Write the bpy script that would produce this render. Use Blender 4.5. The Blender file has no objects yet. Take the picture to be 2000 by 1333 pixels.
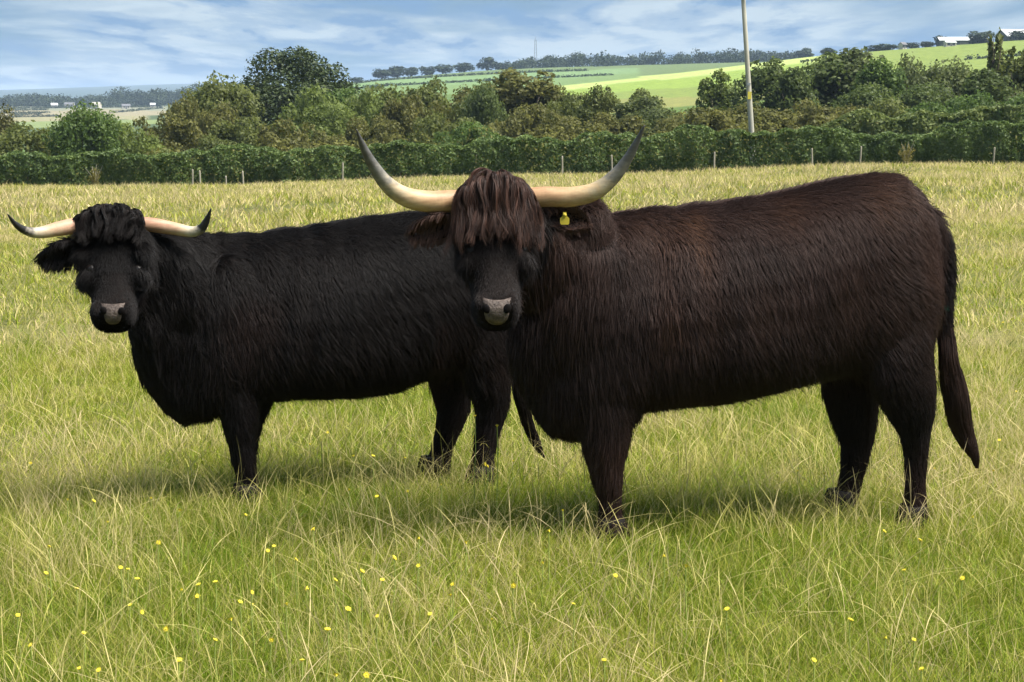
import bpy, math, random
import numpy as np
from mathutils import Vector, Matrix, noise
from mathutils.bvhtree import BVHTree
from mathutils.kdtree import KDTree

R = math.radians
S = bpy.context.scene
COL = S.collection
rng = np.random.default_rng(7)

# ------------------------------------------------------------------ camera
FPX = 3600.0                       # focal length in pixels of the 2000 px wide photograph
PITCH = R(7.2)
CAM = np.array([0.0, 0.0, 1.6])
cd = bpy.data.cameras.new('camera')
cam = bpy.data.objects.new('camera', cd)
COL.objects.link(cam)
cam.location = CAM
cam.rotation_euler = (R(90) - PITCH, 0, 0)
cd.sensor_width = 36
cd.lens = 36 * FPX / 2000
cd.clip_start = 0.1
cd.clip_end = 40000
S.camera = cam
S.render.resolution_x, S.render.resolution_y = 1024, 682

# ------------------------------------------------------------------ sky, sun, exposure
SUN_EL, SUN_AZ = 58.0, 105.0       # azimuth: degrees clockwise from the view direction to where the sun stands
S.view_settings.view_transform = 'Standard'
S.view_settings.look = 'None'
S.view_settings.gamma = 1
S.view_settings.use_curve_mapping = False
S.view_settings.exposure = 1.55
S.cycles.adaptive_threshold = 0.02
S.cycles.max_bounces = 5
S.cycles.diffuse_bounces = 2
S.cycles.glossy_bounces = 2
S.cycles.transmission_bounces = 3
S.cycles.transparent_max_bounces = 6
S.cycles.volume_bounces = 0
S.cycles.use_fast_gi = False
S.cycles_curves.shape = 'RIBBONS'

W = bpy.data.worlds.new('World')
S.world = W
W.use_nodes = True
nt = W.node_tree
nt.nodes.clear()
def N(tree, kind, **kw):
    n = tree.nodes.new(kind)
    for k, v in kw.items():
        if k == 'inp':
            for kk, vv in v.items():
                n.inputs[kk].default_value = vv
        else:
            setattr(n, k, v)
    return n
def ramp(tree, stops, interp='LINEAR'):
    n = tree.nodes.new('ShaderNodeValToRGB')
    cr = n.color_ramp
    cr.interpolation = interp
    while len(cr.elements) < len(stops):
        cr.elements.new(0.5)
    for e, (p, c) in zip(cr.elements, stops):
        e.position = p
        e.color = (*c, 1) if len(c) == 3 else c
    return n
L = nt.links.new
out = N(nt, 'ShaderNodeOutputWorld')
bg = N(nt, 'ShaderNodeBackground', inp={'Strength': 0.1})
sky = N(nt, 'ShaderNodeTexSky', sky_type='NISHITA', sun_disc=False, sun_elevation=R(SUN_EL),
        sun_rotation=R(SUN_AZ), altitude=60, air_density=1.0, dust_density=0.6, ozone_density=2.5)
tc = N(nt, 'ShaderNodeTexCoord')
# cloud deck: the view direction projected on a flat layer, so clouds get thinner bands towards the horizon
sep = N(nt, 'ShaderNodeSeparateXYZ')
L(tc.outputs['Generated'], sep.inputs[0])
zz = N(nt, 'ShaderNodeMath', operation='MAXIMUM', inp={1: 0.0})
L(sep.outputs['Z'], zz.inputs[0])
za = N(nt, 'ShaderNodeMath', operation='ADD', inp={1: 0.05})
L(zz.outputs[0], za.inputs[0])
dv = N(nt, 'ShaderNodeVectorMath', operation='DIVIDE')
cz = N(nt, 'ShaderNodeCombineXYZ', inp={2: 1.0})
for k in (0, 1): L(za.outputs[0], cz.inputs[k])
L(tc.outputs['Generated'], dv.inputs[0]); L(cz.outputs[0], dv.inputs[1])
mp = N(nt, 'ShaderNodeMapping', inp={'Scale': (1.6, 0.5, 0.0), 'Location': (3.1, 4.7, 0.0)})
L(dv.outputs[0], mp.inputs[0])
n1 = N(nt, 'ShaderNodeTexNoise', inp={'Scale': 1.0, 'Detail': 7.0, 'Roughness': 0.6, 'Distortion': 0.2})
L(mp.outputs[0], n1.inputs['Vector'])
r1 = ramp(nt, [(0.4, (0, 0, 0)), (0.47, (.5, .5, .5)), (0.56, (1, 1, 1))], 'EASE')
L(n1.outputs['Fac'], r1.inputs[0])
mp2 = N(nt, 'ShaderNodeMapping', inp={'Scale': (0.5, 0.35, 0.0), 'Location': (9.0, 1.3, 0.0)})
L(dv.outputs[0], mp2.inputs[0])
n2 = N(nt, 'ShaderNodeTexNoise', inp={'Scale': 1.0, 'Detail': 5.0, 'Roughness': 0.55, 'Distortion': 0.3})
L(mp2.outputs[0], n2.inputs['Vector'])
r2 = ramp(nt, [(0.4, (.68, 1.18, 1.7)), (0.54, (2.05, 2.42, 2.66))])
L(n2.outputs['Fac'], r2.inputs[0])
tint = N(nt, 'ShaderNodeMixRGB', blend_type='MIX', inp={'Fac': 0.93, 'Color2': (.28, .8, 1.66, 1)})
L(sky.outputs[0], tint.inputs['Color1'])
mx = N(nt, 'ShaderNodeMixRGB', blend_type='MIX')
L(r1.outputs[0], mx.inputs['Fac']); L(tint.outputs[0], mx.inputs['Color1']); L(r2.outputs[0], mx.inputs['Color2'])
L(mx.outputs[0], bg.inputs[0]); L(bg.outputs[0], out.inputs[0])

sd = bpy.data.lights.new('sun', 'SUN')
sd.energy = 4.0
sd.angle = R(35)
sd.color = (1.0, 0.955, 0.88)
sun = bpy.data.objects.new('sun', sd)
COL.objects.link(sun)
_az = R(SUN_AZ)
to_sun = Vector((math.sin(_az) * math.cos(R(SUN_EL)), math.cos(_az) * math.cos(R(SUN_EL)), math.sin(R(SUN_EL))))
sun.rotation_euler = to_sun.to_track_quat('Z', 'Y').to_euler()
sun.location = (0, 0, 30)

# ------------------------------------------------------------------ helpers
FWD = np.array([0, math.cos(PITCH), -math.sin(PITCH)])
UPV = np.array([0, math.sin(PITCH), math.cos(PITCH)])
def ray(px, py):
    d = FWD + UPV * (-(py - 666.5) / FPX) + np.array([1, 0, 0]) * ((px - 1000) / FPX)
    return d
def at_depth(px, py, Y):
    """point of the photograph's pixel at world distance Y along the ground"""
    d = ray(px, py)
    return CAM + d * (Y / d[1])
def zpix(py, Y, px=1000):
    return at_depth(px, py, Y)[2]

def tag(o, label=None, cat=None, group=None, kind=None):
    if label: o['label'] = label
    if cat: o['category'] = cat
    if group: o['group'] = group
    if kind: o['kind'] = kind
    return o
def empty(name, loc=(0, 0, 0)):
    o = bpy.data.objects.new(name, None)
    o.empty_display_size = 0.2
    o.location = loc
    COL.objects.link(o)
    return o
def fast_mesh(name, V, F, mat=None, smooth=False):
    """V (n,3); F (m,k) array of equal-sized faces or a list of arrays"""
    me = bpy.data.meshes.new(name)
    V = np.asarray(V, np.float32)
    Fs = F if isinstance(F, list) else [F]
    Fs = [np.asarray(f, np.int32) for f in Fs if len(f)]
    me.vertices.add(len(V)); me.vertices.foreach_set('co', V.ravel())
    loops = np.concatenate([f.ravel() for f in Fs])
    tot = np.concatenate([np.full(len(f), f.shape[1], np.int32) for f in Fs])
    start = np.concatenate([[0], np.cumsum(tot)[:-1]]).astype(np.int32)
    me.loops.add(len(loops)); me.loops.foreach_set('vertex_index', loops)
    me.polygons.add(len(tot)); me.polygons.foreach_set('loop_start', start)
    me.polygons.foreach_set('loop_total', tot)
    if smooth: me.polygons.foreach_set('use_smooth', np.ones(len(tot), bool))
    me.update(calc_edges=True)
    if mat: me.materials.append(mat)
    return me
def add_obj(name, me, parent=None, loc=(0, 0, 0)):
    o = bpy.data.objects.new(name, me)
    o.location = loc
    COL.objects.link(o)
    if parent: o.parent = parent
    return o
class MB:
    """collects rings, boxes and tubes into one mesh"""
    def __init__(s): s.v = []; s.f = []; s.n = 0
    def add(s, V, F):
        V = np.asarray(V, float)
        s.v.append(V); s.f += [[i + s.n for i in f] for f in F]; s.n += len(V)
    def loft(s, rings, cap=True):
        rings = [np.asarray(r, float) for r in rings]
        m = len(rings[0]); V = np.concatenate(rings); F = []
        for k in range(len(rings) - 1):
            a, b = k * m, (k + 1) * m
            F += [[a + i, a + (i + 1) % m, b + (i + 1) % m, b + i] for i in range(m)]
        if cap:
            F.append(list(range(m))[::-1]); F.append([(len(rings) - 1) * m + i for i in range(m)])
        s.add(V, F)
    def tube(s, pts, rad, m=8, cap=True):
        pts = [np.asarray(p, float) for p in pts]; rings = []
        ref = np.array([0.31, 0.17, 0.93])
        for i, p in enumerate(pts):
            t = pts[min(i + 1, len(pts) - 1)] - pts[max(i - 1, 0)]
            t /= np.linalg.norm(t) + 1e-9
            if abs(np.dot(t, ref)) > 0.97: ref = np.array([0.9, 0.3, 0.1])
            u = np.cross(t, ref); u /= np.linalg.norm(u)
            w = np.cross(t, u)
            r = rad[i] if hasattr(rad, '__len__') else rad
            rings.append([p + r * (math.cos(a) * u + math.sin(a) * w) for a in np.linspace(0, 2 * math.pi, m, False)])
        s.loft(rings, cap)
    def box(s, c, h, rz=0.0):
        c = np.asarray(c, float); V = []
        for dz in (-1, 1):
            for dx, dy in ((-1, -1), (1, -1), (1, 1), (-1, 1)):
                x, y = dx * h[0], dy * h[1]
                V.append(c + np.array([x * math.cos(rz) - y * math.sin(rz), x * math.sin(rz) + y * math.cos(rz), dz * h[2]]))
        s.add(V, [[3, 2, 1, 0], [4, 5, 6, 7], [0, 1, 5, 4], [1, 2, 6, 5], [2, 3, 7, 6], [3, 0, 4, 7]])
    def mesh(s, name, mat=None, smooth=False):
        me = bpy.data.meshes.new(name)
        me.from_pydata(np.concatenate(s.v).tolist(), [], s.f)
        if smooth: me.polygons.foreach_set('use_smooth', np.ones(len(me.polygons), bool))
        me.update()
        if mat: me.materials.append(mat)
        return me
def sines(p, seed, freq, n=6):
    """smooth pseudo-noise in about [-1,1] at points p (m,3)"""
    r = np.random.default_rng(seed)
    out = np.zeros(len(p))
    for _ in range(n):
        k = r.normal(size=3); k *= freq * r.uniform(.5, 1.6) / np.linalg.norm(k)
        out += np.sin(p @ k + r.uniform(0, 6.28))
    return out / n * 1.6
def nrm(v):
    return v / (np.linalg.norm(v, axis=-1, keepdims=True) + 1e-9)

# ------------------------------------------------------------------ materials
def mat_new(name):
    m = bpy.data.materials.new(name); m.use_nodes = True
    t = m.node_tree; t.nodes.clear()
    return m, t, N(t, 'ShaderNodeOutputMaterial')
def leaf_material(name, stops, translucent=0.3, rough=0.55):
    """leaf colour varies leaf by leaf; the object's own colour tints the whole plant"""
    m, t, o = mat_new(name)
    g = N(t, 'ShaderNodeNewGeometry'); rp = ramp(t, stops)
    t.links.new(g.outputs['Random Per Island'], rp.inputs[0])
    oi = N(t, 'ShaderNodeObjectInfo')
    mu = N(t, 'ShaderNodeMixRGB', blend_type='MULTIPLY', inp={'Fac': 1.0})
    t.links.new(rp.outputs[0], mu.inputs['Color1']); t.links.new(oi.outputs['Color'], mu.inputs['Color2'])
    ns = N(t, 'ShaderNodeTexNoise', inp={'Scale': 0.55, 'Detail': 3.0})
    tc = N(t, 'ShaderNodeNewGeometry'); t.links.new(tc.outputs['Position'], ns.inputs['Vector'])
    r2 = ramp(t, [(0.3, (.82, .84, .88)), (0.7, (1.18, 1.13, 1.03))]); t.links.new(ns.outputs['Fac'], r2.inputs[0])
    m2 = N(t, 'ShaderNodeMixRGB', blend_type='MULTIPLY', inp={'Fac': 1.0})
    t.links.new(mu.outputs[0], m2.inputs['Color1']); t.links.new(r2.outputs[0], m2.inputs['Color2'])
    p = N(t, 'ShaderNodeBsdfPrincipled', inp={'Roughness': rough, 'Specular IOR Level': 0.25})
    tr = N(t, 'ShaderNodeBsdfTranslucent'); ms = N(t, 'ShaderNodeMixShader', inp={0: translucent})
    t.links.new(m2.outputs[0], p.inputs['Base Color']); t.links.new(m2.outputs[0], tr.inputs[0])
    t.links.new(p.outputs[0], ms.inputs[1]); t.links.new(tr.outputs[0], ms.inputs[2]); t.links.new(ms.outputs[0], o.inputs[0])
    return m
def plain_material(name, c1, c2, scale=8.0, rough=0.8, spec=0.2, bump=0.0, stretch=(1, 1, 1)):
    m, t, o = mat_new(name)
    tc = N(t, 'ShaderNodeTexCoord'); mp = N(t, 'ShaderNodeMapping', inp={'Scale': stretch})
    t.links.new(tc.outputs['Object'], mp.inputs[0])
    ns = N(t, 'ShaderNodeTexNoise', inp={'Scale': scale, 'Detail': 5.0, 'Roughness': 0.6}); t.links.new(mp.outputs[0], ns.inputs['Vector'])
    rp = ramp(t, [(0.3, c1), (0.7, c2)]); t.links.new(ns.outputs['Fac'], rp.inputs[0])
    p = N(t, 'ShaderNodeBsdfPrincipled', inp={'Roughness': rough, 'Specular IOR Level': spec})
    t.links.new(rp.outputs[0], p.inputs['Base Color'])
    if bump:
        b = N(t, 'ShaderNodeBump', inp={'Strength': bump, 'Distance': 0.02}); t.links.new(ns.outputs['Fac'], b.inputs['Height'])
        t.links.new(b.outputs[0], p.inputs['Normal'])
    t.links.new(p.outputs[0], o.inputs[0])
    return m
M = {}
M['leaf'] = leaf_material('leaf', [(0, (.105, .125, .038)), (.5, (.14, .163, .05)), (1, (.185, .21, .07))], 0.52)
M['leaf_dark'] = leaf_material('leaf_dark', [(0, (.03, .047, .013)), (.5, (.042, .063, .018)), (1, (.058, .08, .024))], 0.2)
M['leaf_hedge'] = leaf_material('leaf_hedge', [(0, (.065, .09, .03)), (.55, (.1, .13, .044)), (1, (.15, .18, .066))], 0.35)
M['leaf_far'] = leaf_material('leaf_far', [(0, (.022, .036, .02)), (1, (.05, .07, .034))], 0.1, 0.9)
M['bark'] = plain_material('bark', (.05, .04, .03), (.12, .1, .08), 6, .9, .1, .4, (1, 1, .25))
M['post'] = plain_material('weathered_wood', (.2, .185, .145), (.38, .345, .27), 9, .85, .1, .3, (3, 3, .3))
M['pole'] = plain_material('pole_wood', (.3, .29, .24), (.44, .42, .34), 5, .8, .15, .2, (4, 4, .2))
M['yellow'] = plain_material('yellow_plastic', (.62, .5, .05), (.72, .6, .1), 30, .45, .4)
M['steel'] = plain_material('galvanised_steel', (.2, .22, .24), (.28, .3, .32), 4, .6, .3)
M['white_roof'] = plain_material('white_sheet_roof', (.45, .46, .47), (.56, .57, .57), .4, .6, .2)
M['dark_wall'] = plain_material('dark_cladding', (.05, .06, .055), (.085, .095, .09), .5, .8, .2)
M['cream_wall'] = plain_material('cream_render', (.36, .33, .28), (.5, .47, .41), .5, .8, .2)
M['slate'] = plain_material('slate_roof', (.1, .1, .11), (.16, .16, .17), .8, .7, .2)
M['glass'] = plain_material('window_glass', (.02, .025, .03), (.04, .045, .05), 2, .15, .5)
# ------------------------------------------------------------------ the land
def field_z(x, y):
    t = np.clip((y - 6.0) / 89.0, 0, 1.2)
    t = t * t / (t + 0.03)
    z = -1.96 * t + 0.0275 * np.clip(x, -45, 45) * t
    fade = np.clip((np.hypot(x, y) - 9) / 20, 0, 1)
    return z + fade * 0.07 * (np.sin(x * .31 + y * .17) + np.sin(x * .13 - y * .23 + 1.7))
_TD = [95, 125, 180, 300, 450, 600, 700, 780, 900, 1000, 1200, 1350, 1700, 2200, 3200, 5000, 8000, 10500, 14000]
_TU = [-400, 0, 400, 700, 1000, 1300, 1600, 2000, 2400]
_TP = {  # photograph row of the bare ground at each distance, one value per column of _TU
 125: [392, 388, 380, 365, 350, 340, 328, 318, 312],
 180: [372, 368, 360, 335, 318, 300, 285, 270, 262],
 300: [335, 330, 318, 288, 268, 246, 225, 205, 190],
 450: [305, 300, 285, 245, 222, 196, 170, 145, 128],
 600: [283, 278, 262, 212, 196, 164, 132, 100, 80],
 700: [270, 265, 250, 195, 178, 146, 108, 77, 58],
 780: [261, 256, 243, 183, 168, 147, 111, 80, 62],
 900: [251, 246, 236, 170, 156, 143, 116, 86, 70],
 1000: [244, 240, 231, 162, 147, 137, 119, 92, 78],
 1200: [232, 228, 222, 158, 134, 126, 118, 102, 92],
 1350: [226, 222, 217, 163, 138, 131, 126, 114, 106],
 1700: [210, 207, 206, 176, 152, 150, 146, 138, 134],
 2200: [203, 202, 201, 186, 172, 168, 166, 160, 158],
 3200: [200, 199, 197, 192, 184, 182, 180, 178, 176],
 5000: [194, 194, 190, 186, 186, 186, 186, 186, 186],
 8000: [180, 177, 162, 172, 180, 182, 182, 182, 182],
 10500: [187, 183, 166, 174, 182, 184, 184, 184, 184],
 14000: [196, 194, 186, 188, 192, 192, 192, 192, 192],
}
_tab = []
for _d in _TD:
    if _d == 95:
        _tab.append([float(field_z(np.array((u - 1000) / FPX * 95), np.array(95.0))) for u in _TU])
    else:
        _tab.append([zpix(p, _d, u) for u, p in zip(_TU, _TP[_d])])
_tab = np.array(_tab); _lTD = np.log(np.array(_TD, float))
_uu = np.linspace(-400, 2400, 113)
_tabu = np.array([np.interp(_uu, _TU, row) for row in _tab])
_ker = np.exp(-np.linspace(-2, 2, 13) ** 2); _ker /= _ker.sum()
_tabu = np.array([np.convolve(np.pad(r, 6, mode='edge'), _ker, 'valid') for r in _tabu])
def land_z(x, y):
    x = np.asarray(x, float); y = np.asarray(y, float)
    zf = field_z(x, y)
    yy = np.maximum(y, 95.0)
    u = np.clip((x / yy) * FPX + 1000, -400, 2400)
    ld = np.log(np.minimum(yy, 13999.0))
    i = np.clip(np.searchsorted(_lTD, ld, 'right') - 1, 0, len(_TD) - 2)
    t = (ld - _lTD[i]) / (_lTD[i + 1] - _lTD[i])
    j = np.clip(((u + 400) / 25).astype(int), 0, 111); s = (u + 400) / 25 - j
    za = _tabu[i, j] * (1 - s) + _tabu[i, j + 1] * s
    zb = _tabu[i + 1, j] * (1 - s) + _tabu[i + 1, j + 1] * s
    return np.where(y > 95.0, za * (1 - t) + zb * t, zf)

def build_ground():
    rad = np.concatenate([np.linspace(0.4, 12, 24), np.geomspace(13, 95, 40), np.geomspace(97, 300, 30),
                          np.geomspace(310, 2400, 90), np.geomspace(2500, 15500, 45)])
    ang = np.concatenate([np.linspace(-24, 24, 241), np.linspace(27, 333, 103)])
    Rr, A = np.meshgrid(rad, np.radians(ang), indexing='ij')
    X, Y = Rr * np.sin(A), Rr * np.cos(A)
    Z = land_z(X, Y)
    nr, na = X.shape
    V = np.stack([X, Y, Z], -1).reshape(-1, 3)
    V = np.vstack([V, [[0, 0, 0.0]]])
    I = np.arange(nr * na).reshape(nr, na)
    a, b = I[:-1], I[1:]
    Q = np.stack([a, np.roll(a, -1, 1), np.roll(b, -1, 1), b], -1).reshape(-1, 4)[:, ::-1]
    T = np.stack([np.full(na, nr * na), np.roll(I[0], -1), I[0]], -1)[:, ::-1]
    me = fast_mesh('ground', V, [Q, T], M['ground'], True)
    # field colours by crop; the lime hill patch has sunlight painted in
    x, y = V[:, 0], V[:, 1]
    u = np.where(y > 20, x / np.maximum(y, 20) * FPX + 1000, 1000)
    c = np.tile(np.array([.1, .105, .034]), (len(V), 1))
    def put(mask, col): c[mask] = col
    wob = 14 * np.sin(u * .012) + 8 * np.sin(u * .031 + 1)
    put(y > 96, (.035, .05, .02))
    put(y > 330, (.085, .13, .035))
    right = (u > 1030) & (y > 380) & (y < 800)
    put(right, (.15, .195, .052))
    put(right & (y < 470 + wob), (.17, .18, .06))
    put(right & (y > 640 + wob * .5 + (u - 1200) * .03) & (u < 1620), (.29, .35, .12))  # pale mown strip, brightened in colour for sun through a cloud gap
    put(right & (y > 540 + wob) & (y < 640 + wob * .5 + (u - 1200) * .03) & (u < 1560), (.175, .245, .052))  # lower part of the same patch, sunlight put into its green
    put(right & (u > 1600), (.15, .195, .05))
    put((u > 620) & (y >= 800) & (y < 1300), (.1, .14, .06))
    put((u > 560) & (u < 1250) & (y > 700) & (y < 880 + wob * 2), (.12, .18, .07))
    put((u > 560) & (u < 1250) & (y > 880 + wob * 2) & (y < 1060 + wob), (.13, .2, .09))
    left = (u <= 620) & (y > 500)
    put(left, (.06, .085, .035))
    put(left & (y > 820) & (y < 990 + wob), (.15, .19, .075))
    put(left & (y > 1000 + wob) & (y < 1150) & (u < 300), (.21, .2, .115))
    put(left & (y >= 1150) & (y < 1420 + wob * 3), (.22, .2, .13))
    put(left & (y >= 1420 + wob * 3) & (y < 1650), (.17, .18, .13))
    put(left & (u > 330) & (y > 1000), (.09, .12, .06))
    put(y >= 1700, (.05, .075, .045))
    put(y >= 4000, (.04, .062, .05))
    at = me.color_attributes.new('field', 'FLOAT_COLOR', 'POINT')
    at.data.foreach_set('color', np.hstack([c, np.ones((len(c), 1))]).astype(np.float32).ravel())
    o = add_obj('ground', me); tag(o, kind='structure')
    return o
def ground_material():
    m, t, o = mat_new('ground')
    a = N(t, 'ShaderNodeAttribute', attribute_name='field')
    g = N(t, 'ShaderNodeNewGeometry')
    n1 = N(t, 'ShaderNodeTexNoise', inp={'Scale': .35, 'Detail': 8.0, 'Roughness': .65}); t.links.new(g.outputs['Position'], n1.inputs['Vector'])
    n2 = N(t, 'ShaderNodeTexNoise', inp={'Scale': 9.0, 'Detail': 4.0}); t.links.new(g.outputs['Position'], n2.inputs['Vector'])
    r1 = ramp(t, [(.3, (.7, .75, .75)), (.7, (1.35, 1.25, 1.2))]); t.links.new(n1.outputs['Fac'], r1.inputs[0])
    r2 = ramp(t, [(.3, (.65, .65, .65)), (.7, (1.3, 1.3, 1.3))]); t.links.new(n2.outputs['Fac'], r2.inputs[0])
    m1 = N(t, 'ShaderNodeMixRGB', blend_type='MULTIPLY', inp={'Fac': 1.0}); m2 = N(t, 'ShaderNodeMixRGB', blend_type='MULTIPLY', inp={'Fac': 1.0})
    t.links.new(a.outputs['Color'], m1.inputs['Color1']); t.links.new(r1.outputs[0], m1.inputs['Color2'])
    t.links.new(m1.outputs[0], m2.inputs['Color1']); t.links.new(r2.outputs[0], m2.inputs['Color2'])
    p = N(t, 'ShaderNodeBsdfPrincipled', inp={'Roughness': 1.0, 'Specular IOR Level': 0.05})
    t.links.new(m2.outputs[0], p.inputs['Base Color']); t.links.new(p.outputs[0], o.inputs[0])
    return m
M['ground'] = ground_material()
build_ground()

# ------------------------------------------------------------------ foliage
def leaf_quads(pos, nor, size, r, elong=1.5):
    """one small folded rhombus of leaves at each position"""
    n = len(pos)
    a = nrm(np.cross(nor, r.normal(size=(n, 3)))); b = np.cross(nor, a)
    s = (size * r.uniform(.55, 1.35, n))[:, None]
    k = nor * s * .22
    V = np.stack([pos - a * s * elong * .5, pos - b * s * .5 + k, pos + a * s * elong * .5, pos + b * s * .5 + k], 1).reshape(-1, 3)
    i = np.arange(n)[:, None] * 4
    F = np.concatenate([i + [[0, 1, 2]], i + [[0, 2, 3]]])
    return V, F
def lump_leaves(centres, radii, n, size, seed, squash=0.9, floor=0.0, shell=.45, jit=.12):
    r = np.random.default_rng(seed)
    w = radii ** 2; idx = r.choice(len(centres), n, p=w / w.sum())
    d = nrm(r.normal(size=(n, 3)) + np.array([0, 0, .25]))
    rr = radii[idx] * (1 - shell * r.random(n) ** 1.6) * (1 + jit * r.normal(size=n))
    p = centres[idx] + d * rr[:, None] * np.array([1, 1, squash])
    keep = p[:, 2] > floor
    p, d = p[keep], d[keep]
    return leaf_quads(p, nrm(d + r.normal(size=d.shape) * .75 + np.array([0, 0, .35])), size, r)
def crown_mesh(name, seed, rx, rz, nl, n, size, mat, lump=(.28, .45), base=.12, taper=.0, mid=.55):
    """crown of height about 2*rz standing on z=0"""
    r = np.random.default_rng(seed); C = []; Q = []
    for k in range(nl):
        d = nrm(r.normal(size=3)); q = r.uniform(.35, 1.0) ** .6
        lr = r.uniform(*lump) * min(rx, rz)
        c = d * np.array([rx - lr * .75, rx - lr * .75, rz - lr * .75]) * q
        c[:2] *= 1 - taper * (c[2] / rz * .5 + .5)
        C.append(c + [0, 0, rz * 2 * mid]); Q.append(lr)
    V, F = lump_leaves(np.array(C), np.array(Q), n, size, seed + 1, floor=base * rz)
    return fast_mesh(name, V, F, mat)
def twiggy_mesh(name, seed, rx, h, nst, n, size, mat):
    """upright open shrub: leaves strung along rising shoots"""
    r = np.random.default_rng(seed); P = []; D = []
    for k in range(nst):
        a = r.uniform(0, 6.28); lean = r.uniform(.1, 1.0); hh = h * r.uniform(.5, .95) * (1 - .3 * lean)
        m = int(n / nst); t = r.uniform(.12, 1, m)
        ax = np.array([math.cos(a), math.sin(a), 0]) * rx * lean
        p = t[:, None] * np.array([0, 0, hh]) + (t ** 1.4)[:, None] * ax + r.normal(size=(m, 3)) * (.16 * rx) * (1.15 - t)[:, None]
        P.append(p); D.append(nrm(r.normal(size=(m, 3)) + [0, 0, .4]))
    P, D = np.concatenate(P), np.concatenate(D); ok = P[:, 2] > .05
    V, F = leaf_quads(P[ok], D[ok], size, r, 1.7)
    return fast_mesh(name, V, F, mat)
def trunk_mesh(name, seed, h, rad, spread, n_limb=6):
    r = np.random.default_rng(seed); b = MB()
    b.tube([(0, 0, -.4), (.02 * h, 0, h * .25), (-.01 * h, .02 * h, h * .6), (.01 * h, 0, h * .85)], [rad * 1.3, rad, rad * .65, rad * .2], 8)
    for k in range(n_limb):
        a = r.uniform(0, 6.28); z0 = h * r.uniform(.2, .6)
        e = np.array([math.cos(a), math.sin(a), 0]) * spread * r.uniform(.5, .9)
        b.tube([(0, 0, z0), e * .5 + [0, 0, z0 + h * .12], e + [0, 0, z0 + h * r.uniform(.18, .35)]], [rad * .5, rad * .32, rad * .08], 6)
    return b.mesh(name, M['bark'], True)

CROWN = {}
for k in range(4):
    CROWN['round', k] = crown_mesh('round_crown', 20 + k, 2.6, 2.6, 30, 8500, .145, M['leaf'])
    CROWN['scrub', k] = crown_mesh('scrub_crown', 40 + k, 3.2, 2.1, 42, 9000, .14, M['leaf'], (.2, .4), .02, .0, .48)
    CROWN['twiggy', k] = crown_mesh('open_crown', 60 + k, 1.9, 2.6, 70, 8500, .13, M['leaf'], (.14, .34), .02, .25, .5)
    CROWN['sapling', k] = twiggy_mesh('sapling_crown', 80 + k, .75, 5.2, 14, 1900, .13, M['leaf'])
    CROWN['dark', k] = crown_mesh('dark_crown', 100 + k, 2.6, 2.6, 30, 7000, .15, M['leaf_dark'])
def extent(me):
    v = np.empty(len(me.vertices) * 3, np.float32); me.vertices.foreach_get('co', v); v = v.reshape(-1, 3)
    return float(np.percentile(np.abs(v[:, :2]).max(1), 96)), float(np.percentile(v[:, 2], 99.8))
SIZE = {k: extent(CROWN[k, 0]) for k in ('round', 'scrub', 'twiggy', 'sapling', 'dark')}
TRUNK = {k: trunk_mesh('trunk', 7 + i, 4.2 if k != 'scrub' else 2.6, .13 if k != 'sapling' else .07, 1.5 if k != 'sapling' else .4)
         for i, k in enumerate(SIZE)}
ORD = ['first', 'second', 'third', 'fourth', 'fifth', 'sixth', 'seventh', 'eighth', 'ninth', 'tenth', 'eleventh', 'twelfth',
       'thirteenth', 'fourteenth', 'fifteenth', 'sixteenth', 'seventeenth', 'eighteenth', 'nineteenth', 'twentieth', 'twenty-first', 'twenty-second', 'twenty-third', 'twenty-fourth', 'twenty-fifth', 'twenty-sixth', 'twenty-seventh', 'twenty-eighth', 'twenty-ninth', 'thirtieth']
def plant(name, kind, px, top, wpx, Y, color, seed):
    x = (px - 1000) / FPX * Y
    z0 = float(land_z(np.array(x), np.array(float(Y)))) - .1
    h = zpix(top, Y, px) - z0
    w = wpx / FPX * Y / 2
    e = empty(name, (x, Y, z0))
    r = random.Random(seed)
    ew, eh = extent(CROWN[kind, seed % 4]); sx, sz = w / ew, h / eh
    rot = r.uniform(0, 6.28)
    for pn, me in (('crown', CROWN[kind, seed % 4]), ('trunk', TRUNK[kind])):
        o = add_obj(pn, me, e); o.scale = (sx, max(sx, .6) if pn == 'crown' else sx, sz); o.rotation_euler.z = rot
        if pn == 'crown': o.color = (*color, 1)
    return e
OLIVE, GREEN, PALE, RUST, GREY, DEEP = (.88, .9, .75), (.68, .92, .68), (1.0, 1.12, .85), (.98, .86, .76), (.8, .86, .95), (.68, .8, .72)
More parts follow.
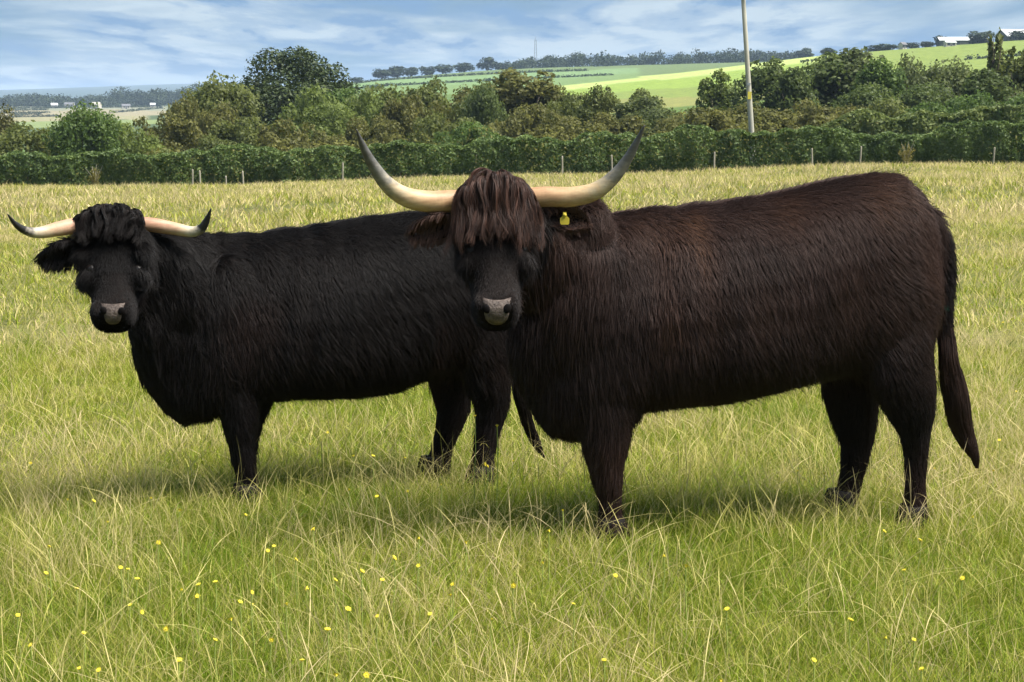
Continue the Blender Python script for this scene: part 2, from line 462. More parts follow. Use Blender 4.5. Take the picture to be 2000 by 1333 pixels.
# kind, photo column, row of its top, width in px, distance, tint
SCRUB = [
 ('dark', 5, 205, 62, 128, (1.9, 1.3, 1.1)), ('scrub', 60, 243, 190, 116, OLIVE), ('round', 166, 204, 122, 112, GREEN), ('scrub', -60, 250, 170, 118, OLIVE),
 ('scrub', 255, 243, 150, 116, PALE), ('scrub', 330, 222, 160, 124, RUST), ('scrub', 395, 190, 150, 132, RUST), ('round', 432, 150, 150, 142, OLIVE),
 ('scrub', 480, 232, 170, 122, OLIVE), ('scrub', 560, 234, 160, 122, RUST), ('round', 640, 205, 120, 128, PALE), ('scrub', 650, 172, 170, 136, PALE),
 ('scrub', 745, 178, 150, 138, PALE), ('scrub', 700, 232, 160, 118, RUST), ('scrub', 800, 188, 140, 134, RUST), ('scrub', 852, 158, 170, 138, OLIVE), ('scrub', 905, 172, 170, 140, RUST), ('scrub', 780, 170, 190, 142, OLIVE), ('scrub', 1085, 170, 170, 141, OLIVE), ('scrub', 960, 164, 160, 142, OLIVE), ('scrub', 690, 176, 180, 144, GREEN), ('scrub', 870, 222, 150, 122, OLIVE),
 ('round', 945, 166, 90, 134, DEEP), ('twiggy', 1022, 140, 170, 140, RUST), ('scrub', 1030, 205, 170, 126, RUST), ('scrub', 930, 240, 150, 116, GREEN),
 ('scrub', 1110, 188, 130, 134, OLIVE), ('twiggy', 1172, 170, 80, 130, OLIVE), ('twiggy', 1256, 176, 80, 132, OLIVE),
 ('scrub', 1180, 222, 170, 122, RUST), ('twiggy', 1250, 190, 130, 128, GREY), ('scrub', 1300, 214, 170, 122, GREY), ('scrub', 1380, 212, 190, 118, RUST),
 ('twiggy', 1398, 140, 90, 140, PALE), ('twiggy', 1492, 118, 120, 136, DEEP), ('twiggy', 1548, 134, 90, 134, DEEP), ('scrub', 1480, 205, 190, 120, RUST),
 ('scrub', 1570, 198, 190, 122, RUST), ('twiggy', 1610, 106, 150, 138, DEEP), ('twiggy', 1665, 97, 150, 138, GREY), ('twiggy', 1715, 118, 110, 134, GREEN), ('round', 1690, 165, 130, 128, DEEP),
 ('scrub', 1650, 208, 160, 120, RUST), ('round', 1785, 114, 130, 136, GREY), ('round', 1855, 120, 150, 138, GREY), ('round', 1800, 165, 150, 130, DEEP), ('scrub', 1760, 196, 170, 118, OLIVE),
 ('sapling', 1930, 70, 52, 128, OLIVE), ('twiggy', 1985, 96, 110, 132, OLIVE), ('twiggy', 1915, 138, 130, 126, DEEP), ('scrub', 1850, 192, 170, 116, GREEN), ('scrub', 1930, 182, 170, 114, GREEN),
 ('scrub', 2010, 176, 170, 114, GREEN), ('round', 2060, 116, 170, 134, GREY), ('scrub', 2090, 190, 170, 116, OLIVE), ('round', 2140, 130, 150, 132, DEEP), ('scrub', -150, 246, 180, 118, OLIVE), ('round', -110, 210, 130, 124, GREEN),
]
for _k in range(9):       # the scrub goes on beyond the frame on both sides
    SCRUB.append((('scrub', 'round')[_k % 2], -250 - _k * 75, 240 - (_k * 37) % 40, 160, 118 + (_k * 7) % 20, (OLIVE, GREEN, RUST)[_k % 3]))
    SCRUB.append((('scrub', 'twiggy', 'round')[_k % 3], 2190 + _k * 70, 150 - (_k * 41) % 50, 160, 116 + (_k * 7) % 20, (GREY, GREEN, OLIVE)[_k % 3]))
KINDNAME = {'round': ('rounded_bush', 'rounded leafy bush', 'bush'), 'scrub': ('spreading_scrub', 'low spreading scrub bush', 'bush'), 'twiggy': ('open_shrub', 'tall open twiggy shrub', 'shrub'),
            'sapling': ('sapling', 'thin upright sapling', 'sapling'), 'dark': ('dark_bush', 'dark brownish bush at the edge', 'bush')}
TINTNAME = {OLIVE: 'olive green', GREEN: 'fresh green', PALE: 'pale green', RUST: 'rusty olive', GREY: 'grey green', DEEP: 'deep green'}
_cnt = {}
for i, s in enumerate(sorted(SCRUB, key=lambda s: s[1])):
    kind, px, top, wpx, Y, color = s
    nm, phrase, cat = KINDNAME[kind]
    e = plant(nm, kind, px, top, wpx, Y, color, i)
    tn = TINTNAME.get(color, 'dark brown')
    _cnt[kind, tn] = _cnt.get((kind, tn), 0) + 1
    e['_k'] = (kind + tn); e['_i'] = _cnt[kind, tn]; e['category'] = cat; e['group'] = 'scrub bushes behind the hedge'
    e['_p'] = f'{tn} {phrase} behind the hedge'
for e in [o for o in COL.objects if '_k' in o.keys()]:
    tot = sum(1 for o in COL.objects if '_k' in o.keys() and o['_k'] == e['_k'])
    e['label'] = e['_p'] if tot == 1 else e['_p'] + f', {ORD[e["_i"] - 1]} such from the left'
_done = [o for o in COL.objects if '_k' in o.keys()]
for e in _done:
    for k in ('_k', '_i', '_p'): del e[k]

# the big dark tree
_x = (548 - 1000) / FPX * 150; _z = float(land_z(np.array(_x), np.array(150.0)))
bt = empty('broadleaf_tree', (_x, 150, _z))
tag(bt, 'big dark green domed tree rising above the scrub behind the left cow', 'tree')
_r = np.random.default_rng(3); _C = []; _Q = []
_h = zpix(98, 150, 555) - _z
for k in range(110):
    a = _r.uniform(0, 6.28); v = _r.uniform(0, 1)
    rr = 6.8 * math.sqrt(max(.05, 1 - (max(v - .35, 0) / .65) ** 2.2)) * (.8 + .2 * min(v / .35, 1))
    q = _r.uniform(.45, 1) ** .5
    lr = _r.uniform(1.1, 1.8)
    xx = math.cos(a) * (rr - lr * .8) * q; yy = math.sin(a) * (rr - lr * .8) * q
    zt = v * (_h - lr * .95) + .6
    if xx < -1.6 and zt > _h * .7: zt -= 1.6
    _C.append((xx + (.5 if v > .8 else -.1), yy, zt)); _Q.append(lr)
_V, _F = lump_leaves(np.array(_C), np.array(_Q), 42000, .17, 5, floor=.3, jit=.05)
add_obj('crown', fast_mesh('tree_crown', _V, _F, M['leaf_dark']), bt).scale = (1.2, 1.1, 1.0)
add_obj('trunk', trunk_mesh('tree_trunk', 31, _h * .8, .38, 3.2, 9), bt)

# low undergrowth that closes the gaps between the bushes
def undergrowth():
    r = np.random.default_rng(9); C = []; Q = []
    for k in range(760):
        Y = r.uniform(99, 150); px = r.uniform(-900, 2850); x = (px - 1000) / FPX * Y
        z = float(land_z(np.array(x), np.array(Y))); q = r.uniform(.8, 1.5) * (1.25 if Y > 108 else 1)
        C.append((x, Y, z + q * .45 + r.uniform(0, 1.0 if Y > 108 else .3))); Q.append(q)
    V, F = lump_leaves(np.array(C), np.array(Q), 88000, .16, 10, floor=-99)
    o = add_obj('undergrowth', fast_mesh('undergrowth', V, F, M['leaf']))
    o.color = (1.15, 1.0, .8, 1)
    tag(o, 'tangled low undergrowth filling the ground between scrub bushes', 'undergrowth', kind='stuff')
undergrowth()

# clipped hedge at the end of the field, and a second one behind it on the right
def hedge(name, cols, label, seed, dens, thick, group=None, tint=(1, 1, 1), leaf=.12):
    """cols: photo column, row of the top, distance of the hedge there"""
    r = np.random.default_rng(seed)
    u = np.array([c[0] for c in cols], float); top = np.array([c[1] for c in cols], float); dist = np.array([c[2] for c in cols], float)
    n = dens
    uu = r.uniform(u[0], u[-1], n)
    Y = np.interp(uu, u, dist); x = (uu - 1000) / FPX * Y
    z0 = land_z(x, Y); zt = CAM[2] + np.array([zpix(t, y, q) for t, y, q in zip(np.interp(uu, u, top), Y, uu)]) - CAM[2]
    h = zt - z0
    prof = r.random(n)
    p2 = np.stack([x, x * 0, x * 0], -1)
    hv = 1 + .15 * sines(p2, seed, 1.6) + .05 * sines(p2, seed + 3, 5.0)
    bulge = .42 * sines(np.stack([x, Y * 0, prof * 1.7], -1), seed + 5, 2.6) + .2 * sines(np.stack([x, Y * 0, prof * 2], -1), seed + 6, 6)
    front = prof < .62
    back = prof > .9
    t = np.where(front, prof / .62, np.where(back, (prof - .9) / .1, (prof - .62) / .28))
    yo = np.where(front, -thick + .35 * np.abs(t - .6) ** 1.5, np.where(back, thick, -thick * .9 + 1.8 * thick * t)) - np.where(front, bulge, 0)
    zo = np.where(front, t * h * hv, np.where(back, t * h * hv, h * hv + .12 * np.sin(t * 3.1) + bulge * .35))
    inside = r.random(n) ** 2 * .35
    yo = yo * (1 - inside); zo = np.maximum(zo - inside * .3, .02)
    pos = np.stack([x, Y + thick + yo, z0 + zo], -1)
    nor = np.stack([0 * x, np.where(front, -1, np.where(back, 1, 0.)), np.where(front, .05, 1.2)], -1)
    V, F = leaf_quads(pos, nrm(nor + r.normal(size=(n, 3)) * .75), leaf, r)
    e = empty(name, ((cols[0][0] - 1000) / FPX * cols[0][2], cols[0][2], 0))
    o = add_obj('foliage', fast_mesh('hedge_foliage', V - np.array(e.location), F, M['leaf_hedge']), e)
    o.color = (*tint, 1)
    b = MB()
    for k in range(60):
        q = r.uniform(u[0], u[-1]); y = np.interp(q, u, dist); xx = (q - 1000) / FPX * y; z = float(land_z(np.array(xx), np.array(y)))
        hh = zpix(np.interp(q, u, top), y, q) - z
        for s in range(2):
            xo = xx + r.normal() * .25
            b.tube([(xo, y + thick * .8, z - .1), (xo + r.normal() * .12, y + thick * .9, z + hh * .4), (xo + r.normal() * .3, y + thick, z + hh * .8)], [.04, .03, .012], 5)
    so = add_obj('stems', b.mesh('hedge_stems', M['bark']), e); so.data.transform(Matrix.Translation(-e.location)); so['kind'] = 'stuff'
    tag(e, label, 'hedge', group)
    return e
hedge('hedge', [(-900, 330, 95), (-260, 318, 95), (0, 314, 95), (120, 304, 95), (250, 308, 95), (380, 302, 95), (560, 297, 95.5), (700, 290, 96), (860, 285, 96), (1000, 279, 96), (1150, 274, 96), (1300, 268, 96),
      (1430, 258, 95), (1560, 254, 95), (1640, 268, 95), (1740, 262, 95), (1800, 274, 95), (1850, 254, 94.5), (1950, 246, 94), (2100, 240, 94), (2260, 236, 94), (2850, 225, 94)],
      'clipped dark green hedge running along the far end of the meadow', 11, 88000, .75, None, (.95, 1.1, .85))
hedge('hedge', [(1560, 262, 101), (1640, 243, 101), (1750, 236, 101), (1850, 228, 101), (2000, 218, 101), (2240, 210, 101), (2800, 200, 101)],
      'lighter green unclipped hedge rising behind the clipped hedge near the pole', 12, 26000, .9, None, (1.25, 1.25, 1.05), .16)

# ------------------------------------------------------------------ fence posts, pole, mast, buildings, far trees
POSTS = [(378, 331, 367), (393, 333, 367), (443, 344, 366), (477, 334, 366), (670, 318, 350), (1098, 305, 334), (1195, 303, 332), (1393, 297, 326), (1584, 290, 322), (1677, 286, 318), (1936, 288, 312)]
PL = ['leftmost weathered wooden post in front of the hedge, paired with another', 'weathered wooden post just to the right of the leftmost post', 'shorter grey post between the paired posts and the next tall post',
      'grey wooden post standing alone third from the paired posts', 'thin grey post before the hedge beside the left horn of the right cow', 'grey hedge post above the brown cow\'s brow, nearer its right horn',
      'grey hedge post just left of the brown cow\'s right horn tip', 'grey hedge post between the right horn and the telegraph pole', 'pale wooden post in front of the hedge, right of the telegraph pole',
      'pale wooden post above the brown cow\'s hips, second right of the pole', 'rightmost grey post in front of the hedge']
def post_mesh():
    b = MB(); r = np.random.default_rng(2); rings = []
    for z, s in ((-.25, 1.0), (0, 1.0), (.4, .97), (.8, .96), (.97, .93), (1.0, .7)):
        rings.append([(s * .045 * math.cos(a) * (1 + .08 * r.normal()), s * .045 * math.sin(a) * (1 + .08 * r.normal()), z) for a in np.linspace(0, 6.283, 9, False)])
    b.loft(rings); return b.mesh('fence_post', M['post'], True)
_pm = post_mesh()
for i, (px, t, b_) in enumerate(POSTS):
    Y = 93.6; x = (px - 1000) / FPX * Y; z = float(land_z(np.array(x), np.array(Y)))
    o = add_obj('fence_post', _pm, None, (x, Y, z)); o.scale = (1, 1, zpix(t, Y, px) - z); o.rotation_euler = (rng.normal() * .03, rng.normal() * .04, i)
    tag(o, PL[i], 'post', 'fence posts along the hedge')

_Y = 98.0; _b = at_depth(1468, 262, _Y); _t = at_depth(1450, -30, _Y)
_z = float(land_z(np.array(_b[0]), np.array(_Y)))
_dir = (_t - _b) / (_t[2] - _b[2])
tp = empty('telegraph_pole', tuple(_b + _dir * (_z - _b[2]))); tag(tp, 'tall pale wooden telegraph pole rising behind the hedge', 'pole')
_dir = (_t - _b) / (_t[2] - _b[2]); _m = MB(); _top = 9.4
_m.tube([_dir * k for k in (-.6, 0, 3, 6, _top - .05, _top)], [.155, .152, .14, .125, .112, .085], 12)
add_obj('shaft', _m.mesh('pole_shaft', M['pole'], True), tp)
_m = MB(); _s = _dir * (zpix(187, _Y, 1464) - _z) + np.array([0, -.15, 0]); _m.box(_s, (.1, .012, .2)); add_obj('warning_plate', _m.mesh('warning_plate', M['yellow']), tp)
_m = MB(); _s = _dir * (zpix(165, _Y, 1464) - _z) + np.array([0, -.145, 0]); _m.box(_s, (.09, .01, .06)); add_obj('number_plate', _m.mesh('number_plate', M['steel']), tp)
_m = MB(); _q = _dir * (_top - .35); _m.box(_q + [0, -.2, 0], (.75, .05, .06)); add_obj('cross_arm', _m.mesh('cross_arm', M['pole']), tp)
for k in (-.65, -.3, .3, .65):
    _m = MB(); _m.tube([_q + [k, -.2, .06], _q + [k, -.2, .16], _q + [k, -.2, .2], _q + [k, -.2, .26]], [.02, .045, .04, .03], 8); add_obj('insulator', _m.mesh('insulator', M['cream_wall'], True), tp)

_b = at_depth(1046, 112, 1230); _z = float(land_z(np.array(_b[0]), np.array(1230.0)))
ms = empty('radio_mast', (_b[0], 1230, _z)); tag(ms, 'slender grey lattice mast standing on the wooded ridge', 'mast')
_hm = zpix(78, 1230, 1046) - _z; _m = MB()
for sx in (-1, 1):
    for sy in (-1, 1): _m.tube([(sx * 1.1, sy * 1.1, -.5), (sx * .45, sy * .45, _hm)], .17, 5)
add_obj('legs', _m.mesh('mast_legs', M['steel']), ms); _m = MB()
for k in range(10):
    z0, z1 = k * _hm / 10, (k + 1) * _hm / 10; w0 = 1.1 - .65 * k / 10; w1 = 1.1 - .65 * (k + 1) / 10
    for s in (-1, 1):
        _m.tube([(-w0, s * w0, z0), (w1, s * w1, z1)], .08, 4); _m.tube([(s * w0, w0, z0), (s * w1, -w1, z1)], .08, 4)
add_obj('bracing', _m.mesh('mast_bracing', M['steel']), ms); _m = MB(); _m.tube([(0, 0, _hm), (0, 0, _hm + 2.2)], [.12, .05], 6); add_obj('aerial', _m.mesh('mast_aerial', M['steel']), ms)

def building(name, px, Y, wall_m, roof_m, size, rz, label, cat, eave=.35, drop=0):
    """gabled building: length, depth, wall height, ridge rise"""
    lx, ly, hw, hr = size
    x = (px - 1000) / FPX * Y; z = float(land_z(np.array(x), np.array(float(Y)))) + drop
    e = empty(name, (x, Y, z)); e.rotation_euler.z = rz; tag(e, label, cat)
    b = MB(); b.add([(-lx, -ly, -1), (lx, -ly, -1), (lx, ly, -1), (-lx, ly, -1), (-lx, -ly, hw), (lx, -ly, hw), (lx, ly, hw), (-lx, ly, hw), (-lx, 0, hw + hr), (lx, 0, hw + hr)],
              [[3, 2, 1, 0], [0, 1, 5, 4], [2, 3, 7, 6], [1, 2, 6, 9, 5], [3, 0, 4, 8, 7]])
    add_obj('wall', b.mesh('wall', wall_m), e)
    for s in (-1, 1):
        b = MB(); o_ = eave; dz = hr / ly * o_
        P = [(-lx - o_, s * (ly + o_), hw - dz), (lx + o_, s * (ly + o_), hw - dz), (lx + o_, 0, hw + hr + .02), (-lx - o_, 0, hw + hr + .02)]
        b.add(P + [(p[0], p[1], p[2] + .16) for p in P], [[0, 1, 2, 3], [7, 6, 5, 4], [0, 4, 5, 1], [1, 5, 6, 2], [2, 6, 7, 3], [3, 7, 4, 0]])
        add_obj('roof', b.mesh('roof', roof_m), e)
    nw = max(2, int(lx / 2.2)); dm = MB(); dm.box((0, -ly - .03, min(1.4, hw * .4)), (min(1.6, lx * .18), .04, min(1.4, hw * .4)))
    add_obj('door', dm.mesh('door', M['slate']), e)
    for k in range(nw):
        xx = -lx + (k + .5) * 2 * lx / nw
        if abs(xx) < lx * .22: continue
        wm = MB(); wm.box((xx, -ly - .02, hw * .62), (.55, .03, .5)); add_obj('window', wm.mesh('window', M['glass']), e)
    return e
building('barn', 1985, 716, M['dark_wall'], M['white_roof'], (8.5, 6.5, 2.6, 2.6), .12, 'large barn with white sheet roof on the skyline at far right', 'barn', .5, -1.2)
building('barn', 1868, 716, M['dark_wall'], M['white_roof'], (9, 4.2, 2.6, 1.3), -.05, 'long low barn with pale roof left of the larger barn', 'barn', .4, -1.1)
building('farmhouse', 1754, 702, M['cream_wall'], M['slate'], (1.0, 1.2, 1.6, .8), .5, 'tiny white cottage on the crest of the right-hand hill', 'house', .2)
building('shed', 1845, 690, M['cream_wall'], M['white_roof'], (2.0, 1.2, 1.3, .5), .2, 'small white shed in the pasture below the long barn', 'shed', .15)
building('farmhouse', 113, 1560, M['cream_wall'], M['white_roof'], (2.6, 2.2, 2.4, 1.5), .4, 'distant white farmhouse in the valley fields at far left', 'house', .3)
building('farmhouse', 143, 1575, M['cream_wall'], M['slate'], (4, 2.4, 2.6, 1.6), .1, 'distant beige farmhouse right of the white one in the valley', 'house', .3)
building('barn', 195, 1500, M['cream_wall'], M['cream_wall'], (3.2, 2.6, 3.4, 1.8), -.3, 'distant pale gabled barn behind the round green bush', 'barn', .3)
building('barn', 252, 1480, M['cream_wall'], M['slate'], (3.2, 2.6, 2.4, 1.4), .3, 'distant small pale barn right of the round green bush', 'barn', .3)
building('farmhouse', 304, 1540, M['cream_wall'], M['white_roof'], (2, 1.8, 2.4, 1.3), .2, 'distant white house below the valley wood', 'house', .3)

# far trees: single ones along the skyline, woods as masses
FT = [crown_mesh('far_crown', 200 + k, 5.2, 5.2, 16, 900, .85, M['leaf_far'], (.3, .5), .05, 0, .5) for k in range(4)]
ft_trunk = trunk_mesh('far_trunk', 77, 7, .35, 3, 5)
SKY_TREES = [(700, 150, 34, 1180), (748, 133, 46, 1190), (778, 127, 44, 1195), (806, 131, 40, 1200), (836, 128, 38, 1200), (866, 124, 44, 1200), (908, 121, 46, 1205), (952, 111, 44, 1210), (976, 121, 36, 1210),
             (1565, 92, 44, 1120), (1610, 92, 34, 760), (1700, 88, 40, 740), (1722, 84, 50, 735), (1772, 82, 36, 725), (1800, 80, 36, 722), (1826, 69, 34, 718), (1905, 58, 62, 703), (1988, 57, 60, 702), (2050, 48, 70, 704)]
for i, (px, top, w, Y) in enumerate(SKY_TREES):
    x = (px - 1000) / FPX * Y; z = float(land_z(np.array(x), np.array(float(Y)))) - .5
    e = empty('skyline_tree', (x, Y, z)); h = zpix(top, Y, px) - z; sx = w / FPX * Y / 10.4
    o = add_obj('crown', FT[i % 4], e); o.scale = (sx, sx, h / 10.4); o.rotation_euler.z = i * 1.3; o.color = (1, 1, 1, 1)
    o = add_obj('trunk', ft_trunk, e); o.scale = (sx, sx, h / 10.4)
    if i < 9: lb = f'{ORD[i]} dark round tree from the left along the wooded ridge'
    else: lb = f'{ORD[i - 9]} dark tree from the left along the crest of the right-hand hill'
    tag(e, lb, 'tree', 'trees on the skyline')
def wood(name, spots, label, leaf, per, seed):
    r = np.random.default_rng(seed); C = []; Q = []
    for (px, top, w, Y) in spots:
        x = (px - 1000) / FPX * Y; z = float(land_z(np.array(x), np.array(float(Y)))); h = zpix(top, Y, px) - z; rr = w / FPX * Y / 2
        for k in range(9):
            q = rr * r.uniform(.5, .8); v = r.uniform(0, 1)
            C.append((x + r.normal() * rr * .5 * (1.2 - v), Y + r.normal() * rr * .6, z + max(h - q, .2) * v)); Q.append(q)
    V, F = lump_leaves(np.array(C), np.array(Q), per * len(spots), leaf, seed, floor=-99)
    o = add_obj(name, fast_mesh(name, V, F, M['leaf_far'])); tag(o, label, 'wood', kind='stuff'); return o
_r = random.Random(5); sp = []
for px in range(990, 1560, 13):
    sp.append((px + _r.uniform(-5, 5), np.interp(px, [990, 1030, 1120, 1250, 1350, 1430, 1560], [120, 110, 101, 99, 97, 91, 97]) + _r.uniform(-3, 6), _r.uniform(30, 48), 1215 + _r.uniform(-25, 40)))
wood('ridge_wood', sp, 'dark wood stretching along the ridge under the mast', 1.0, 420, 41)
sp = []
for px in range(-350, 520, 7):
    sp.append((px + _r.uniform(-5, 5), np.interp(px, [-350, 0, 60, 130, 200, 250, 300, 420, 520], [186, 188, 180, 182, 183, 166, 173, 158, 156]) + _r.uniform(-2, 8), _r.uniform(24, 46), 1690 + _r.uniform(-110, 90)))
wood('valley_wood', sp, 'dark bluish wood across the valley at far left', 1.3, 420, 42)
sp = []
for a, b_, ya, yb, top in ((10, 130, 1150, 1160, 238), (0, 110, 1330, 1330, 222), (15, 105, 1440, 1450, 214), (30, 100, 1240, 1260, 214), (0, 300, 1530, 1560, 214), (230, 330, 1300, 1500, 212), (560, 1200, 880, 900, 172), (700, 1150, 1060, 1040, 148), (1560, 1700, 655, 660, 150), (1880, 2080, 560, 560, 112)):
    for k in range(int((b_ - a) / 9)):
        px = a + k * 9; Y = ya + (yb - ya) * k * 9 / (b_ - a); g = 213 - (float(land_z(np.array((px - 1000) / FPX * Y), np.array(float(Y)))) - 1.6) / Y * 3600
        sp.append((px, g - _r.uniform(1, 2.4) / Y * 3600, 13, Y))
wood('field_hedgerows', sp, 'thin dark hedgerows dividing the distant fields', .5, 110, 43)

# two dead, dry plants against the hedge foot
for _i, (px, top, w, lb) in enumerate(((1766, 272, 46, 'dead tan brown dry plant against the hedge above the brown cow'), (188, 318, 44, 'pale dry twiggy plant at the hedge foot on the left'))):
    Y = 93.4; x = (px - 1000) / FPX * Y; z = float(land_z(np.array(x), np.array(Y)))
    e = empty('dry_plant', (x, Y, z)); hh = zpix(top, Y, px) - z; tag(e, lb, 'plant')
    o = add_obj('foliage', twiggy_mesh('dry_foliage', 300 + _i, w / FPX * Y / 2, hh, 22, 900, .05, M['leaf']), e); o.color = (1.45, 1.12, 1.0, 1)
    m_ = MB(); r_ = np.random.default_rng(_i)
    for k in range(7):
        a_ = r_.uniform(0, 6.28); q_ = r_.uniform(.1, .5)
        m_.tube([(0, 0, -.1), (math.cos(a_) * q_ * .4, math.sin(a_) * q_ * .4, hh * .5), (math.cos(a_) * q_, math.sin(a_) * q_, hh * r_.uniform(.75, 1))], [.018, .012, .005], 5)
    add_obj('stems', m_.mesh('dry_stems', M['post']), e)['kind'] = 'stuff'
# ------------------------------------------------------------------ the cattle
def coat_material(name, stops, rough=0.55, spec=0.16):
    m, t, o = mat_new(name)
    a = N(t, 'ShaderNodeAttribute', attribute_name='tint'); rp = ramp(t, stops)
    t.links.new(a.outputs['Fac'], rp.inputs[0])
    p = N(t, 'ShaderNodeBsdfPrincipled', inp={'Roughness': rough, 'Specular IOR Level': spec})
    t.links.new(rp.outputs[0], p.inputs['Base Color']); t.links.new(p.outputs[0], o.inputs[0])
    return m
def horn_material(name, stops):
    m, t, o = mat_new(name)
    a = N(t, 'ShaderNodeAttribute', attribute_name='along')
    g = N(t, 'ShaderNodeNewGeometry')
    ns = N(t, 'ShaderNodeTexNoise', inp={'Scale': 38.0, 'Detail': 4.0}); t.links.new(g.outputs['Position'], ns.inputs['Vector'])
    ad = N(t, 'ShaderNodeMath', operation='MULTIPLY_ADD', inp={1: .3, 2: -.15}); t.links.new(ns.outputs['Fac'], ad.inputs[0])
    a2 = N(t, 'ShaderNodeMath', operation='ADD'); t.links.new(a.outputs['Fac'], a2.inputs[0]); t.links.new(ad.outputs[0], a2.inputs[1])
    rp0 = ramp(t, stops); t.links.new(a2.outputs[0], rp0.inputs[0])
    mp = N(t, 'ShaderNodeMapping', inp={'Scale': (14, 14, 60)}); t.links.new(g.outputs['Position'], mp.inputs[0])
    n3 = N(t, 'ShaderNodeTexNoise', inp={'Scale': 1.0, 'Detail': 6.0, 'Roughness': .7}); t.links.new(mp.outputs[0], n3.inputs['Vector'])
    r3 = ramp(t, [(.3, (.55, .5, .45)), (.6, (1.05, 1.05, 1.05))]); t.links.new(n3.outputs['Fac'], r3.inputs[0])
    rp = N(t, 'ShaderNodeMixRGB', blend_type='MULTIPLY', inp={'Fac': .8}); t.links.new(rp0.outputs[0], rp.inputs['Color1']); t.links.new(r3.outputs[0], rp.inputs['Color2'])
    wv = N(t, 'ShaderNodeMath', operation='MULTIPLY', inp={1: 260.0}); t.links.new(a.outputs['Fac'], wv.inputs[0])
    sn = N(t, 'ShaderNodeMath', operation='SINE'); t.links.new(wv.outputs[0], sn.inputs[0])
    bp = N(t, 'ShaderNodeBump', inp={'Strength': .05, 'Distance': .001}); t.links.new(sn.outputs[0], bp.inputs['Height'])
    p = N(t, 'ShaderNodeBsdfPrincipled', inp={'Roughness': .5, 'Specular IOR Level': .3, 'Subsurface Weight': .0})
    t.links.new(rp.outputs[0], p.inputs['Base Color']); t.links.new(bp.outputs[0], p.inputs['Normal']); t.links.new(p.outputs[0], o.inputs[0])
    return m
M['skin'] = plain_material('dark_skin', (.006, .005, .005), (.012, .009, .008), 20, .9, .03)
M['nose'] = plain_material('nose_leather', (.03, .022, .019), (.115, .088, .074), 55, .55, .22, .5)
M['nostril'] = plain_material('nostril_dark', (.006, .005, .005), (.008, .007, .007), 20, .8, .04)
M['hoof'] = plain_material('hoof_horn', (.008, .007, .006), (.022, .018, .015), 30, .75, .12)
M['eye'] = plain_material('eye_dark', (.006, .005, .005), (.014, .01, .008), 30, .38, .2)
M['band'] = plain_material('green_band', (.03, .16, .12), (.05, .22, .17), 30, .5, .3)
M['ear_tag'] = plain_material('ear_tag_yellow', (.42, .33, .03), (.56, .45, .06), 40, .6, .2)
M['horn_brown'] = horn_material('horn_pale', [(.0, (.34, .19, .1)), (.22, (.4, .25, .135)), (.42, (.43, .31, .175)), (.54, (.4, .33, .22)), (.62, (.2, .185, .155)), (.76, (.11, .108, .1)), (1, (.045, .045, .045))])
M['horn_black'] = horn_material('horn_banded', [(.0, (.4, .23, .15)), (.3, (.44, .25, .165)), (.5, (.47, .35, .23)), (.62, (.46, .41, .3)), (.7, (.2, .18, .15)), (.76, (.02, .02, .02)), (1, (.012, .012, .012))])
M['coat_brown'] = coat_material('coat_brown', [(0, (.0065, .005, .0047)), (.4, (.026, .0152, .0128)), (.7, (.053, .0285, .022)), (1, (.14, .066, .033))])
M['coat_black'] = coat_material('coat_black', [(0, (.0045, .0038, .0038)), (.5, (.0098, .0072, .0068)), (.75, (.027, .0155, .013)), (1, (.06, .03, .022))])
M['fringe_brown'] = coat_material('fringe_brown', [(0, (.011, .007, .0065)), (.5, (.038, .02, .015)), (1, (.11, .05, .034))], .5, .2)

def curves_obj(name, P, rad, tint, mat, parent, origin):
    """P (n,k,3) strands; rad (k,) radius along a strand; tint (n,)"""
    n, k = P.shape[:2]
    c = bpy.data.hair_curves.new(name)
    c.add_curves([k] * n)
    c.points.foreach_set('position', (P - origin).astype(np.float32).ravel())
    a = c.attributes.new('radius', 'FLOAT', 'POINT'); a.data.foreach_set('value', np.broadcast_to(rad, (n, k)).astype(np.float32).ravel())
    a = c.attributes.new('tint', 'FLOAT', 'CURVE'); a.data.foreach_set('value', np.clip(tint, 0, 1).astype(np.float32))
    c.materials.append(mat)
    o = bpy.data.objects.new(name, c); COL.objects.link(o); o.parent = parent
    return o
def superring(c, u, v, a, b, e=.9, m=28, pinch=0.0):
    """closed ring round c; pinch narrows the +v side"""
    R_ = []
    for t in np.linspace(0, 2 * math.pi, m, False):
        ct, st = math.cos(t), math.sin(t)
        x = math.copysign(abs(ct) ** e, ct); y = math.copysign(abs(st) ** e, st)
        R_.append(c + u * a * x * (1 - pinch * max(y, 0) ** 1.5) + v * b * y)
    return R_
def remesh(mb, voxel, it):
    me = mb.mesh('tmp'); ob = bpy.data.objects.new('tmp', me); COL.objects.link(ob)
    m = ob.modifiers.new('r', 'REMESH'); m.mode = 'VOXEL'; m.voxel_size = voxel; m.use_smooth_shade = True
    s = ob.modifiers.new('s', 'SMOOTH'); s.factor = .5; s.iterations = it
    dg = bpy.context.evaluated_depsgraph_get(); ev = ob.evaluated_get(dg)
    new = bpy.data.meshes.new_from_object(ev)
    bpy.data.objects.remove(ob); bpy.data.meshes.remove(me)
    return new
def mesh_arrays(me):
    V = np.empty(len(me.vertices) * 3, np.float32); me.vertices.foreach_get('co', V)
    me.calc_loop_triangles()
    T = np.empty(len(me.loop_triangles) * 3, np.int32); me.loop_triangles.foreach_get('vertices', T)
    Nn = np.empty(len(me.vertices) * 3, np.float32); me.vertices.foreach_get('normal', Nn)
    return V.reshape(-1, 3).astype(float), T.reshape(-1, 3), Nn.reshape(-1, 3).astype(float)
